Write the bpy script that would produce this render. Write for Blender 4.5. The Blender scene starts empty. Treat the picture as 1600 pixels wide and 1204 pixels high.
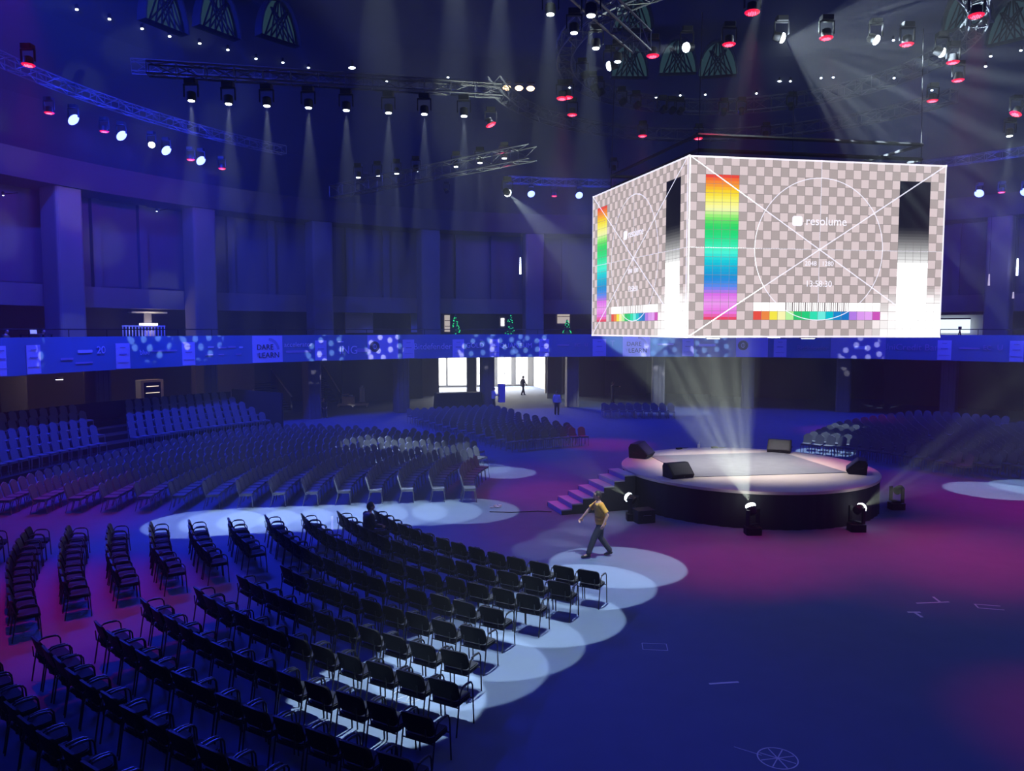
import bpy, bmesh, math, random
from math import sin, cos, radians, degrees, atan2, hypot, pi, sqrt
from mathutils import Vector, Matrix
random.seed(7)
C = bpy.context.scene.collection
SC = bpy.context.scene

# ------------------------------------------------------------------ camera
PITCH = radians(4.15)
EYE = Vector((0, 0, 6))
cam = bpy.data.cameras.new('camera'); cam.sensor_width = 36; cam.lens = 27; cam.clip_end = 300
camo = bpy.data.objects.new('camera', cam); C.objects.link(camo)
camo.location = EYE; camo.rotation_euler = (pi/2 - PITCH, 0, 0)
SC.camera = camo
SC.view_settings.view_transform = 'Standard'
SC.view_settings.look = 'None'
SC.view_settings.exposure = -0.18
SC.view_settings.gamma = 1.0
SC.view_settings.use_curve_mapping = False
cy = SC.cycles
cy.use_denoising = True
cy.max_bounces = 4; cy.diffuse_bounces = 2; cy.glossy_bounces = 2; cy.transmission_bounces = 2
cy.volume_bounces = 0; cy.transparent_max_bounces = 6
cy.sample_clamp_direct = 12; cy.sample_clamp_indirect = 3
cy.caustics_reflective = False; cy.caustics_refractive = False
cy.use_adaptive_sampling = True; cy.adaptive_threshold = 0.025

# ------------------------------------------------------------------ world: black, filled with stage haze
HAZE = 0.0018
w = bpy.data.worlds.new('world'); SC.world = w; w.use_nodes = True
nt = w.node_tree; nt.nodes.clear()
wo = nt.nodes.new('ShaderNodeOutputWorld'); bg = nt.nodes.new('ShaderNodeBackground')
bg.inputs[0].default_value = (0, 0, 0, 1); bg.inputs[1].default_value = 0
vs = nt.nodes.new('ShaderNodeVolumeScatter')
vs.inputs['Color'].default_value = (1, 1, 1, 1); vs.inputs['Density'].default_value = HAZE
vs.inputs['Anisotropy'].default_value = 0.0
nt.links.new(bg.outputs[0], wo.inputs['Surface']); nt.links.new(vs.outputs[0], wo.inputs['Volume'])

# ------------------------------------------------------------------ light levels
S = Vector((8.4, 27.2, 0))        # centre of the arena and of the round stage
HS_DECK = 1.17; P_WHITE = 14500; P_BLUE = 2200; P_RED = 2400; P_GOBO = 24000
BLUE = (0.02, 0.042, 1.0); RED = (1.0, 0.0, 0.16); WHITE = (0.75, 0.93, 1.0)

def ray(px, py):
    u = (602-py)/1200
    return Vector(((px-800)/1200, cos(PITCH)+u*sin(PITCH), u*cos(PITCH)-sin(PITCH)))
def at_z(px, py, z=0.0):
    r = ray(px, py); return EYE + r*((z-6)/r.z)
def on_cyl(px, py, R, c=S):
    r = ray(px, py); A = r.x**2+r.y**2; B = -2*(r.x*c.x+r.y*c.y); D = c.x**2+c.y**2-R*R
    t = (-B+sqrt(max(0, B*B-4*A*D)))/2/A
    return EYE + r*t
def at_y(px, py, Y):
    r = ray(px, py); return EYE + r*(Y/r.y)
def ang(p, c=S): return atan2(p[1]-c.y, p[0]-c.x)
def pol(R, a, z=0, c=S): return Vector((c.x+R*cos(a), c.y+R*sin(a), z))
def proj(p):
    z = p[2]-6; f = p[1]*cos(PITCH)-z*sin(PITCH); u = p[1]*sin(PITCH)+z*cos(PITCH)
    if f < .1: return None
    return (800+1200*p[0]/f, 602-1200*u/f)
def in_frame(p, m=60):
    q = proj(p); return q is not None and -m < q[0] < 1600+m and -m < q[1] < 1204+m

# ------------------------------------------------------------------ materials
MATS = {}
def mat(name, col, rough=.7, metal=0., emit=None, es=0., noise=None, spec=.5):
    if name in MATS: return MATS[name]
    m = bpy.data.materials.new(name); m.use_nodes = True
    n = m.node_tree.nodes; b = n['Principled BSDF']
    b.inputs['Base Color'].default_value = (*col, 1); b.inputs['Roughness'].default_value = rough
    b.inputs['Metallic'].default_value = metal; b.inputs['Specular IOR Level'].default_value = spec
    if emit is not None:
        b.inputs['Emission Color'].default_value = (*emit, 1); b.inputs['Emission Strength'].default_value = es
    if noise:
        sc, amt = noise
        tc = n.new('ShaderNodeTexCoord'); nz = n.new('ShaderNodeTexNoise'); nz.inputs['Scale'].default_value = sc
        nz.inputs['Detail'].default_value = 5
        mx = n.new('ShaderNodeMix'); mx.data_type = 'RGBA'
        mx.inputs[6].default_value = (*[c*(1-amt) for c in col], 1); mx.inputs[7].default_value = (*[min(1, c*(1+amt)) for c in col], 1)
        l = m.node_tree.links
        l.new(tc.outputs['Object'], nz.inputs['Vector']); l.new(nz.outputs['Fac'], mx.inputs[0]); l.new(mx.outputs[2], b.inputs['Base Color'])
    MATS[name] = m; return m
M_floor = mat('hall_carpet', (.13, .165, .25), .9, noise=(1.6, .10), spec=.15)
M_concrete = mat('concrete', (.17, .15, .15), .85, noise=(.7, .12))
M_beam = mat('painted_ring_beam', (.05, .042, .045), .85, noise=(.7, .15))
M_dome = mat('dome_paint', (.035, .045, .05), .9, noise=(.25, .3))
M_wall = mat('hall_wall', (.105, .10, .13), .85, noise=(.5, .12))
M_darkwall = mat('dark_wall', (.07, .07, .08), .85, noise=(.5, .15))
M_ubwall = mat('foyer_wall', (.24, .21, .19), .85, noise=(.5, .12))
M_beige = mat('beige_plaster', (.62, .54, .44), .8, noise=(1, .06))
M_white = mat('white_paint', (.75, .75, .74), .6, noise=(2, .03))
M_blackfab = mat('black_fabric', (.018, .018, .02), .9, noise=(20, .3))
M_blackmet = mat('black_powder_coat', (.012, .012, .014), .5, .0, noise=(8, .1), spec=.2)
M_chairback = mat('black_chair_shell', (.005, .005, .006), .5, noise=(30, .2), spec=.08)
M_chairframe = mat('chair_frame', (.012, .012, .013), .35, .0, noise=(10, .1))
M_silver = mat('silver_frame', (.22, .23, .26), .35, .4, noise=(15, .08))
M_padgrey = mat('grey_upholstery', (.15, .16, .20), .85, noise=(25, .12), spec=.2)
M_alu = mat('truss_aluminium', (.10, .105, .12), .45, .3, noise=(12, .1))
M_banner = mat('blue_banner_cloth', (.12, .27, .44), .6, noise=(1.5, .05))
M_banner_l = mat('pale_banner_cloth', (.74, .70, .97), .6, noise=(1.5, .03))
M_print = mat('pale_print', (.78, .80, .96), .6, noise=(3, .03))
M_printd = mat('dark_print', (.03, .03, .10), .6, noise=(3, .03))
M_printm = mat('mid_print', (.40, .38, .62), .6, noise=(3, .03))
M_wood = mat('pale_plywood', (.62, .52, .42), .6, noise=(3, .08))
M_mat = mat('grey_dance_floor', (.23, .23, .24), .42, noise=(2.5, .25))
M_step = mat('stair_tread', (.42, .40, .46), .6, noise=(4, .08))
M_skin = mat('skin', (.60, .36, .26), .55, noise=(12, .05))
M_hair = mat('hair', (.03, .025, .02), .5, noise=(60, .3))
M_orange = mat('yellow_tshirt', (.86, .46, .07), .8, noise=(14, .08))
M_trous = mat('dark_trousers', (.035, .035, .05), .8, noise=(10, .2))
M_dark = mat('dark_clothing', (.03, .03, .035), .85, noise=(10, .2))
M_whitecl = mat('white_shirt', (.7, .7, .72), .8, noise=(10, .05))
M_tape = mat('white_tape', (.62, .64, .70), .6, noise=(12, .15))
M_greenl = mat('green_string_lights', (.02, .2, .08), .6, emit=(.02, 1, .25), es=1.4)
M_needle = mat('fir_needles', (.02, .09, .03), .8, noise=(20, .3))
M_pane_day = mat('daylit_glass', (.8, .8, .8), .3, emit=(1, .98, .93), es=2.6)
M_pane_dim = mat('lit_window_glass', (.5, .5, .5), .3, emit=(1, .86, .72), es=.55)
M_pane_sky = mat('skylight_glass', (.05, .08, .09), .3, emit=(.16, .42, .46), es=.10)
M_warm = mat('warm_bulb', (1, .8, .6), .4, emit=(1, .62, .28), es=9)
M_cool = mat('cool_bulb', (1, 1, 1), .4, emit=(.75, .85, 1), es=9)
M_lensw = mat('white_lens', (1, 1, 1), .3, emit=(.85, .95, 1), es=14)
M_lensb = mat('blue_lens', (.2, .3, 1), .3, emit=(.30, .40, 1), es=3.2)
M_lensr = mat('red_lens', (.3, 0, .02), .3, emit=(1, .01, .06), es=1.2)
M_lensrd = mat('red_diode', (1, .2, .2), .3, emit=(1, .08, .14), es=7)
M_lensoff = mat('dark_lens', (.02, .02, .03), .15)
M_screenlit = mat('lit_screen', (.1, .1, .1), .3, emit=(.75, .9, 1), es=1.6)
M_card = mat('cardboard', (.45, .34, .22), .8, noise=(6, .1))
M_purple = mat('violet_board', (.30, .22, .55), .6, noise=(3, .05))

# ------------------------------------------------------------------ mesh helpers
class MB:
    def __init__(s): s.v = []; s.f = []
    def add(s, vs, fs, M=None):
        b = len(s.v)
        for p in vs:
            p = Vector(p); s.v.append(tuple(M @ p) if M is not None else tuple(p))
        for f in fs: s.f.append(tuple(b+i for i in f))
        return s
    def box(s, c, d, M=None, rz=0):
        x, y, z = d[0]/2, d[1]/2, d[2]/2; R = Matrix.Rotation(rz, 3, 'Z'); c = Vector(c)
        vs = [c + R @ Vector(q) for q in [(-x,-y,-z),(x,-y,-z),(x,y,-z),(-x,y,-z),(-x,-y,z),(x,-y,z),(x,y,z),(-x,y,z)]]
        return s.add(vs, [(3,2,1,0),(4,5,6,7),(0,1,5,4),(1,2,6,5),(2,3,7,6),(3,0,4,7)], M)
    def rbox(s, c, d, r=.02, M=None, axis='z', n=3):
        """box with its four edges along `axis` rounded"""
        x, y = (d[0]/2, d[1]/2)
        if axis == 'y': x, y = d[0]/2, d[2]/2
        if axis == 'x': x, y = d[1]/2, d[2]/2
        pts = []
        for cx, cy_, a0 in ((x-r, y-r, 0), (-x+r, y-r, 90), (-x+r, -y+r, 180), (x-r, -y+r, 270)):
            for i in range(n+1):
                a = radians(a0+90*i/n); pts.append((cx+r*cos(a), cy_+r*sin(a)))
        h = {'z': d[2], 'y': d[1], 'x': d[0]}[axis]
        def mp(p, t):
            if axis == 'z': return (p[0], p[1], t)
            if axis == 'y': return (p[0], t, p[1])
            return (t, p[0], p[1])
        N = len(pts); vs = [Vector(c)+Vector(mp(p, t)) for t in (-h/2, h/2) for p in pts]
        fs = [tuple(range(N-1, -1, -1)), tuple(range(N, 2*N))] + [(i, (i+1) % N, N+(i+1) % N, N+i) for i in range(N)]
        return s.add(vs, fs, M)
    def prism(s, pts, z0, z1, M=None):
        N = len(pts); vs = [(p[0], p[1], z0) for p in pts]+[(p[0], p[1], z1) for p in pts]
        return s.add(vs, [tuple(range(N-1, -1, -1)), tuple(range(N, 2*N))]+[(i, (i+1) % N, N+(i+1) % N, N+i) for i in range(N)], M)
    def tube(s, path, r, n=6, M=None, closed=False):
        P = [Vector(p) for p in path]; vs = []; N = len(P); up = None
        for i, p in enumerate(P):
            if closed: d = (P[(i+1) % N]-P[i-1])
            else: d = P[min(i+1, N-1)]-P[max(i-1, 0)]
            d.normalize()
            if up is None: up = Vector((0, 0, 1)) if abs(d.z) < .9 else Vector((1, 0, 0))
            a = d.cross(up)
            if a.length < 1e-3: a = d.cross(Vector((1, 0, 0)) if abs(d.x) < .9 else Vector((0, 1, 0)))
            a.normalize(); b = a.cross(d).normalized(); up = b
            rr = r[i] if isinstance(r, (list, tuple)) else r
            for k in range(n):
                t = 2*pi*k/n; vs.append(p+a*cos(t)*rr+b*sin(t)*rr)
        fs = []
        for i in range(N if closed else N-1):
            j = (i+1) % N
            for k in range(n): fs.append((i*n+k, i*n+(k+1) % n, j*n+(k+1) % n, j*n+k))
        if not closed: fs += [tuple(range(n-1, -1, -1)), tuple((N-1)*n+k for k in range(n))]
        return s.add(vs, fs, M)
    def lathe(s, prof, n=20, M=None, cap=True):
        vs = []; fs = []
        for (r, z) in prof:
            for k in range(n): vs.append((r*cos(2*pi*k/n), r*sin(2*pi*k/n), z))
        for i in range(len(prof)-1):
            for k in range(n): fs.append((i*n+k, i*n+(k+1) % n, (i+1)*n+(k+1) % n, (i+1)*n+k))
        if cap: fs += [tuple(range(n-1, -1, -1)), tuple((len(prof)-1)*n+k for k in range(n))]
        return s.add(vs, fs, M)
    def arc(s, r0, r1, z0, z1, a0, a1, c=S, n=None):
        n = n or max(2, int(abs(a1-a0)/radians(1.5))+1); vs = []; fs = []
        for i in range(n+1):
            a = a0+(a1-a0)*i/n
            for (r, z) in ((r0, z0), (r1, z0), (r1, z1), (r0, z1)): vs.append((c.x+r*cos(a), c.y+r*sin(a), z))
        for i in range(n):
            for k in range(4): fs.append((i*4+k, i*4+(k+1) % 4, (i+1)*4+(k+1) % 4, (i+1)*4+k))
        fs += [(0, 1, 2, 3), tuple(n*4+k for k in (3, 2, 1, 0))]
        return s.add(vs, fs)
    def ball(s, c, r, n=10, m=7, M=None, sc=(1, 1, 1)):
        vs = []; fs = []; c = Vector(c)
        for j in range(m+1):
            t = pi*j/m
            for k in range(n):
                vs.append(c+Vector((r*sc[0]*sin(t)*cos(2*pi*k/n), r*sc[1]*sin(t)*sin(2*pi*k/n), r*sc[2]*cos(t))))
        for j in range(m):
            for k in range(n): fs.append((j*n+k, (j+1)*n+k, (j+1)*n+(k+1) % n, j*n+(k+1) % n))
        return s.add(vs, fs, M)
    def data(s, name, m, smooth=False):
        me = bpy.data.meshes.new(name); me.from_pydata(s.v, [], s.f); me.materials.append(m)
        if smooth:
            me.polygons.foreach_set('use_smooth', [True]*len(me.polygons))
            try: me.set_sharp_from_angle(angle=radians(40))
            except Exception: pass
        me.update(); return me
    def build(s, name, m, parent=None, smooth=False, **kw):
        o = bpy.data.objects.new(name, s.data(name, m, smooth)); C.objects.link(o)
        if parent is not None: o.parent = parent
        tag(o, **kw); return o

def tag(o, label=None, cat=None, group=None, kind=None):
    if label: o['label'] = label
    if cat: o['category'] = cat
    if group: o['group'] = group
    if kind: o['kind'] = kind
    return o
def empty(name, loc=(0, 0, 0), rz=0, **kw):
    o = bpy.data.objects.new(name, None); C.objects.link(o); o.location = loc; o.rotation_euler = (0, 0, rz)
    o.empty_display_size = .1
    return tag(o, **kw)
def link(name, me, parent=None, M=None, **kw):
    o = bpy.data.objects.new(name, me); C.objects.link(o)
    if parent is not None: o.parent = parent
    if M is not None: o.matrix_basis = M
    return tag(o, **kw)
def struct(mb, name, m, smooth=False): return mb.build(name, m, None, smooth, kind='structure')
def kids(o, cache={}):
    return CH.get(o.name, [])
CH = {}
def copy_tree(root, loc, rz):
    r = root.copy(); C.objects.link(r); r.location = loc; r.rotation_euler = (0, 0, rz)
    for ch in root.children:
        c = ch.copy(); C.objects.link(c); c.parent = r
        for g in ch.children:
            d = g.copy(); C.objects.link(d); d.parent = c
    return r
ORD = ['first','second','third','fourth','fifth','sixth','seventh','eighth','ninth','tenth','eleventh','twelfth','thirteenth','fourteenth','fifteenth','sixteenth','seventeenth','eighteenth','nineteenth']
TENS = {20:'twent',30:'thirt',40:'fort',50:'fift',60:'sixt'}
def ordn(i):
    if i < 19: return ORD[i]
    n = i+1; t = n//10*10
    return TENS[t]+'ieth' if n == t else TENS[t]+'y-'+ORD[n-t-1]
def face_to(v):
    """matrix turning local -Z towards v"""
    return Vector(v).to_track_quat('-Z', 'Y').to_matrix().to_4x4()
def text_mesh(s, size, m, name='lettering', align='CENTER', ext=.01):
    cu = bpy.data.curves.new(name, 'FONT'); cu.body = s; cu.size = size; cu.align_x = align; cu.align_y = 'CENTER'; cu.extrude = ext; cu.resolution_u = 3
    o = bpy.data.objects.new(name, cu); C.objects.link(o)
    me = bpy.data.meshes.new_from_object(o.evaluated_get(bpy.context.evaluated_depsgraph_get()))
    bpy.data.objects.remove(o); me.materials.clear(); me.materials.append(m); me.name = name
    return me

# ------------------------------------------------------------------ lights
def gobo_nodes(ld, kind):
    ld.use_nodes = True; t = ld.node_tree; n = t.nodes; l = t.links
    em = next(x for x in n if x.type == 'EMISSION')
    tc = n.new('ShaderNodeTexCoord'); sp = n.new('ShaderNodeSeparateXYZ'); l.new(tc.outputs['Normal'], sp.inputs[0])
    dx = n.new('ShaderNodeMath'); dx.operation = 'DIVIDE'; dy = n.new('ShaderNodeMath'); dy.operation = 'DIVIDE'
    l.new(sp.outputs[0], dx.inputs[0]); l.new(sp.outputs[2], dx.inputs[1]); l.new(sp.outputs[1], dy.inputs[0]); l.new(sp.outputs[2], dy.inputs[1])
    cb = n.new('ShaderNodeCombineXYZ'); l.new(dx.outputs[0], cb.inputs[0]); l.new(dy.outputs[0], cb.inputs[1])
    vo = n.new('ShaderNodeTexVoronoi'); vo.voronoi_dimensions = '2D'; vo.inputs['Scale'].default_value = kind[0]; vo.inputs['Randomness'].default_value = kind[2]
    l.new(cb.outputs[0], vo.inputs['Vector'])
    ss = n.new('ShaderNodeMapRange'); ss.interpolation_type = 'SMOOTHSTEP'
    ss.inputs[1].default_value = kind[1]*1.25; ss.inputs[2].default_value = kind[1]*.7; ss.inputs[3].default_value = kind[3]; ss.inputs[4].default_value = 1
    l.new(vo.outputs['Distance'], ss.inputs[0]); l.new(ss.outputs[0], em.inputs['Strength'])
def spot(loc, target, col, energy, angle, blend=.15, radius=.05, parent=None, gobo=None, name='lamp_beam'):
    d = bpy.data.lights.new(name, 'SPOT'); d.color = col; d.energy = energy; d.spot_size = radians(angle); d.spot_blend = blend; d.shadow_soft_size = radius
    o = bpy.data.objects.new(name, d); C.objects.link(o)
    if gobo: gobo_nodes(d, gobo)
    dirv = Vector(target)-Vector(loc)
    if parent is not None:
        o.parent = parent; M = parent.matrix_basis.inverted() if parent.parent is None else Matrix()
        o.matrix_basis = M @ (Matrix.Translation(loc) @ face_to(dirv))
    else: o.matrix_basis = Matrix.Translation(loc) @ face_to(dirv)
    return o
def point(loc, col, energy, radius=.1, parent=None):
    d = bpy.data.lights.new('lamp_glow', 'POINT'); d.color = col; d.energy = energy; d.shadow_soft_size = radius
    o = bpy.data.objects.new('lamp_glow', d); C.objects.link(o)
    if parent is not None: o.parent = parent; o.matrix_basis = parent.matrix_basis.inverted() @ Matrix.Translation(loc)
    else: o.location = loc
    return o

# shared fixture meshes (lens centre at the origin, light leaves along -Z)
_b = MB().lathe([(.09, .26), (.13, .23), (.145, .10), (.135, .0), (.12, -.005)], 14).data('head', M_blackmet, True)
_y = MB().box((.21, 0, .28), (.03, .08, .36)).box((-.21, 0, .28), (.03, .08, .36)).box((0, 0, .46), (.45, .09, .03)).data('yoke', M_blackmet)
_base = MB().rbox((0, 0, .55), (.34, .28, .14), .03).data('base', M_blackmet)
def lens_me(m, r=.13): return MB().lathe([(r, 0), (r*.9, -.025), (r*.3, -.035)], 14).data('lens', m, True)
LENS = {'w': lens_me(M_lensw, .10), 'b': lens_me(M_lensb, .26), 'r': lens_me(M_lensr, .2), 'off': lens_me(M_lensoff, .14), 'W': MB().lathe([(.15, .0), (.15, -.03), (.13, -.075), (.08, -.105), (.02, -.115)], 16).data('lens', M_lensw, True)}
_dio = MB()
for i in range(-3, 4):
    for j in range(-3, 4):
        if i*i+j*j <= 9: _dio.lathe([(.013, -.036), (.010, -.046)], 5, Matrix.Translation((i*.042, j*.042, 0)))
_dio = _dio.data('diode_array', M_lensrd)
def fixture(kind, lens, loc, target, **kw):
    """moving head or par: base and yoke hang straight down from the truss, the head turns towards its target"""
    loc = Vector(loc); r = empty(kind, loc, **kw)
    d = (Vector(target)-loc)
    T = face_to(d)
    link('base', _base, r); link('yoke', _y, r)
    h = link('head', _b, r, Matrix.Translation((0, 0, 0)) @ T)
    ln = link('lens', LENS[lens], h)
    if lens == 'r': link('diode_array', _dio, h)
    return r

# ------------------------------------------------------------------ setting: floor, dome, walls, pillars, gallery
A0, A1 = 0, 2*pi
struct(MB().lathe([(.01, -.3), (60, -.3), (60, 0), (.01, 0)], 72, Matrix.Translation(S), cap=False), 'floor', M_floor)
DOME = [(39.5, 15.2), (37.5, 18.5), (34.5, 22), (30.5, 25.2), (25, 28.2), (18, 31), (9, 33), (.5, 33.6)]
def dome_hit(px, py, off=.25):
    r = ray(px, py); t = 10
    def rz(R):
        for (a, za), (b, zb) in zip(DOME, DOME[1:]):
            if b <= R <= a: return za+(zb-za)*(a-R)/(a-b)
        return 15.2 if R > 39.5 else 33.6
    while t < 90:
        p = EYE+r*t; R = hypot(p.x-S.x, p.y-S.y)
        if p.z > rz(R)-off or R > 39.2: return p
        t += .1
    return p
struct(MB().lathe([(R, z) for R, z in DOME]+[(.5, 34), (9, 33.5), (18, 31.5), (25, 28.8), (30.8, 25.8), (35, 22.4), (38, 18.8), (40.2, 15.2)], 96, Matrix.Translation(S), cap=False), 'ceiling', M_dome)
# ring beam over the pillars, lower beam over the gallery doors, gallery slab
struct(MB().arc(35.6, 40.2, 13.7, 15.2, 0, 2*pi, n=180), 'trim_1', M_beam)
struct(MB().arc(37.4, 38.2, 7.3, 8.5, 0, 2*pi, n=180), 'trim_2', M_concrete)
struct(MB().arc(31, 46, 4.0, 4.35, 0, 2*pi, n=180), 'trim_3', M_concrete)
struct(MB().arc(31, 31.25, 4.0, 5.62, 0, 2*pi, n=180), 'wall_parapet', M_concrete)
struct(MB().arc(38.2, 38.6, 8.5, 13.7, 0, 2*pi, n=180), 'wall_upper', M_wall)
struct(MB().arc(40.5, 41, 4.35, 8.5, 0, 2*pi, n=180), 'wall_gallery', M_darkwall)
struct(MB().arc(38.2, 41, 8.45, 8.6, 0, 2*pi, n=180), 'trim_4', M_darkwall)
# tall pillars
pa = [radians(a) for a in (154.9, 141.2, 127.7)]
tall = [radians(154.9-13.6*k) for k in range(-2, 25)]
for a in tall:
    if -.2 < a < pi*1.05:
        m = MB()
        M = Matrix.Translation(pol(36.6, a)) @ Matrix.Rotation(a, 4, 'Z')
        m.rbox((0, 0, 8.95), (1.5, 1.55, 9.5), .18, M)
        struct(m, 'pillar', M_concrete)
# slim fins between pillars on the upper wall
for k, a in enumerate(tall):
    for q in (.33, .66):
        b = a-radians(13.6)*q
        if 0 < b < pi:
            struct(MB().box((0, 0, 11.1), (.35, .5, 5.2), Matrix.Translation(pol(38.05, b)) @ Matrix.Rotation(b, 4, 'Z')), 'pillar', M_wall)
# ground-floor columns under the gallery
for k in range(-4, 10):
    a = radians(131.7-11.75*k)
    if 0 < a < pi*1.05:
        M = Matrix.Translation(pol(33.0 if a < radians(140) else 33.95, a)) @ Matrix.Rotation(a, 4, 'Z')
        m = MB().rbox((0, 0, 2.0), (1.0, .95, 4.0), .1, M)
        for e in (-.3, 0, .3): m.box((-.51, e, 2.0), (.04, .05, 3.98), M)
        struct(m, 'pillar', M_concrete)

# outer foyer wall with the open loading doorway
R_F = 45.5
e0, e1 = ang(on_cyl(852, 600, R_F)), ang(on_cyl(686, 600, R_F))
struct(MB().arc(R_F, R_F+.4, 0, 4.0, e1, pi*1.15), 'wall_foyer_west', M_ubwall)
struct(MB().arc(R_F, R_F+.4, 0, 4.0, -.25, e0), 'wall_foyer_east', M_ubwall)
struct(MB().arc(R_F, R_F+.4, 3.45, 4.0, e0, e1), 'wall_foyer_lintel', M_ubwall)
# lobby beyond the doorway
cx = pol(R_F+7, (e0+e1)/2)
LM = Matrix.Translation(pol(R_F, (e0+e1)/2)) @ Matrix.Rotation((e0+e1)/2, 4, 'Z')
def lob(name, c, d, m): return struct(MB().box(c, d, LM), name, m)
lob('wall_lobby_side', (4.5, 7.5, 2.2), (10, .3, 4.4), M_white)
lob('wall_lobby_far_side', (4.5, -6.5, 2.2), (10, .3, 4.4), M_white)
lob('ceiling_lobby', (4.8, .5, 4.3), (10, 14, .2), M_white)
lob('wall_lobby_back', (9.6, .5, 2.2), (.3, 14, 4.4), M_white)
for k, (y, wd) in enumerate(((4.9, 3.6), (1.6, 2.4), (-1.1, 1.6), (-3.2, 1.4), (-5.1, 1.2))):
    o = struct(MB().box((9.35, y, 1.9), (.1, wd+.2, 3.5), LM), f'window_{k+1}', M_white)
    MB().box((9.27, y, 1.9), (.06, wd, 3.3), LM).build('pane', M_pane_day, o)
    if k > 1:
        MB().box((9.22, y, 1.9), (.06, .06, 3.3), LM).box((9.22, y, 1.4), (.06, wd, .06), LM).build('frame', M_white, o)
la = bpy.data.lights.new('daylight', 'AREA'); la.shape = 'RECTANGLE'; la.size = 12; la.size_y = 3.2; la.energy = 4500; la.color = (1, .96, .88)
lo = bpy.data.objects.new('daylight', la); C.objects.link(lo)
lo.matrix_basis = LM @ Matrix.Translation((9.0, .5, 2.0)) @ face_to((-1, 0, -.05))
# a column in the doorway
for px in (737,):
    p = on_cyl(px, 612, R_F-.3); struct(MB().rbox((p.x, p.y, 2), (.9, .8, 4), .08), 'pillar', M_concrete)

# dark partitions in the foyer, seen under the gallery
def foyer_panel(px0, px1, R, z1, m, name='wall_foyer_partition', z0=0, th=.15):
    a = ang(on_cyl(px0, 600, R)); b = ang(on_cyl(px1, 600, R))
    return struct(MB().arc(R, R+th, z0, z1, b, a), name, m)
foyer_panel(855, 878, 40, 4.0, M_darkwall)
foyer_panel(900, 945, 42, 4.0, M_darkwall)
foyer_panel(945, 1010, 43, 3.2, M_wall)
foyer_panel(0, 42, 37.5, 3.9, M_darkwall)
foyer_panel(300, 398, 40, 4.0, M_ubwall)
foyer_panel(535, 660, 43, 4.0, M_darkwall)
foyer_panel(1110, 1330, 43, 4.0, M_darkwall)
foyer_panel(1380, 1600, 41, 4.0, M_darkwall)

# skylights in the dome: arched windows with struts
def skylight(k, px, py, wd, ht):
    p = dome_hit(px, py, 2.4); a = ang(p)
    X = Vector((-sin(a), cos(a), 0)); U = Vector((0, 0, 1)); N = X.cross(U)          # N points outwards
    M = Matrix((X, U, N)).transposed().to_4x4(); M.translation = p
    pts = [(wd*cos(t), -ht+2*ht*sin(t)) for t in [pi-pi*j/16 for j in range(17)]]
    fr = MB(); P3 = [(x*f, y*f+(f-1)*ht, z) for f, z in ((1.0, 0), (1.07, 0), (1.07, .7), (1.0, .7)) for x, y in pts]; n_ = len(pts)
    fr.add(P3, [(r_*n_+i, r_*n_+(i+1) % n_, ((r_+1) % 4)*n_+(i+1) % n_, ((r_+1) % 4)*n_+i) for r_ in range(4) for i in range(n_)], M)
    fr = fr.build(f'window_{k}', M_dome, None, kind='structure')
    MB().prism(pts, .55, .6, M).build('pane', M_pane_sky, fr)
    st = MB()
    for q in (-.8, -.5, -.2, .2, .5, .8):
        st.tube([(wd*q, -ht, .2), (wd*q*.25, ht*.95*(1-q*q*.5)**.5, .2)], .05, 5, M)
        st.tube([(wd*q, -ht, .2), (wd*max(-.8, min(.8, q*.2-.5*(1 if q > 0 else -1))), ht*.5, .2)], .05, 5, M)
    st.build('frame', M_blackmet, fr)
sk = [(262, 6), (345, 16), (440, 30), (985, 92), (1060, 86), (1122, 90), (1510, 8), (1578, 30), (990, 15)]
for k, (px, py) in enumerate(sk): skylight(10+k, px, py, 1.25, 1.15)

# gallery details on the upper level
def gal_panel(px0, px1, py0, py1, R, m, name, **kw):
    a = on_cyl(px0, py1, R); b = on_cyl(px1, py1, R); t = on_cyl((px0+px1)/2, py0, R)
    z0, z1 = a.z, t.z
    return MB().arc(R, R+.12, z0, z1, ang(b), ang(a)).build(name, m, None, **kw)
k = 30
for (x0, x1, y0, y1, m) in [(695, 703, 492, 518, M_pane_dim), (783, 788, 497, 509, M_pane_day), (871, 890, 473, 505, M_pane_dim)]:
    a = on_cyl(x0, y1, 39.9); b = on_cyl(x1, y1, 39.9); t = on_cyl(x0, y0, 39.9)
    o = MB().arc(40.0, 40.2, a.z-.15, t.z+.15, ang(b)-.003, ang(a)+.003).build(f'window_{k}', M_wall, None, kind='structure')
    MB().arc(39.9, 39.98, a.z, t.z, ang(b), ang(a)).build('pane', m, o)
    g = MB()
    for j in range(1, 3): g.arc(39.82, 39.88, a.z+(t.z-a.z)*j/3-.02, a.z+(t.z-a.z)*j/3+.02, ang(b), ang(a))
    g.build('frame', M_blackmet, o); k += 1
for j, (x0, x1, y0, y1, m) in enumerate([(86, 104, 478, 521, M_beige), (302, 322, 480, 520, M_beige), (540, 583, 488, 520, M_beige), (643, 661, 487, 519, M_white), (1412, 1540, 492, 524, M_white)]):
    gal_panel(x0, x1, y0, y1, 39.2, m, f'door_{j+1}', kind='structure')
o = gal_panel(1415, 1515, 499, 520, 38.6, M_screenlit, 'projection_screen', label='bright white projection screen on the gallery beside the hanging LED cube', cat='screen')
MB().arc(38.45, 38.58, on_cyl(1465, 499, 38.6).z, on_cyl(1465, 497, 38.6).z, ang(on_cyl(1517, 500, 38.6)), ang(on_cyl(1413, 500, 38.6))).build('screen_frame', M_blackmet, o)

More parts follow.
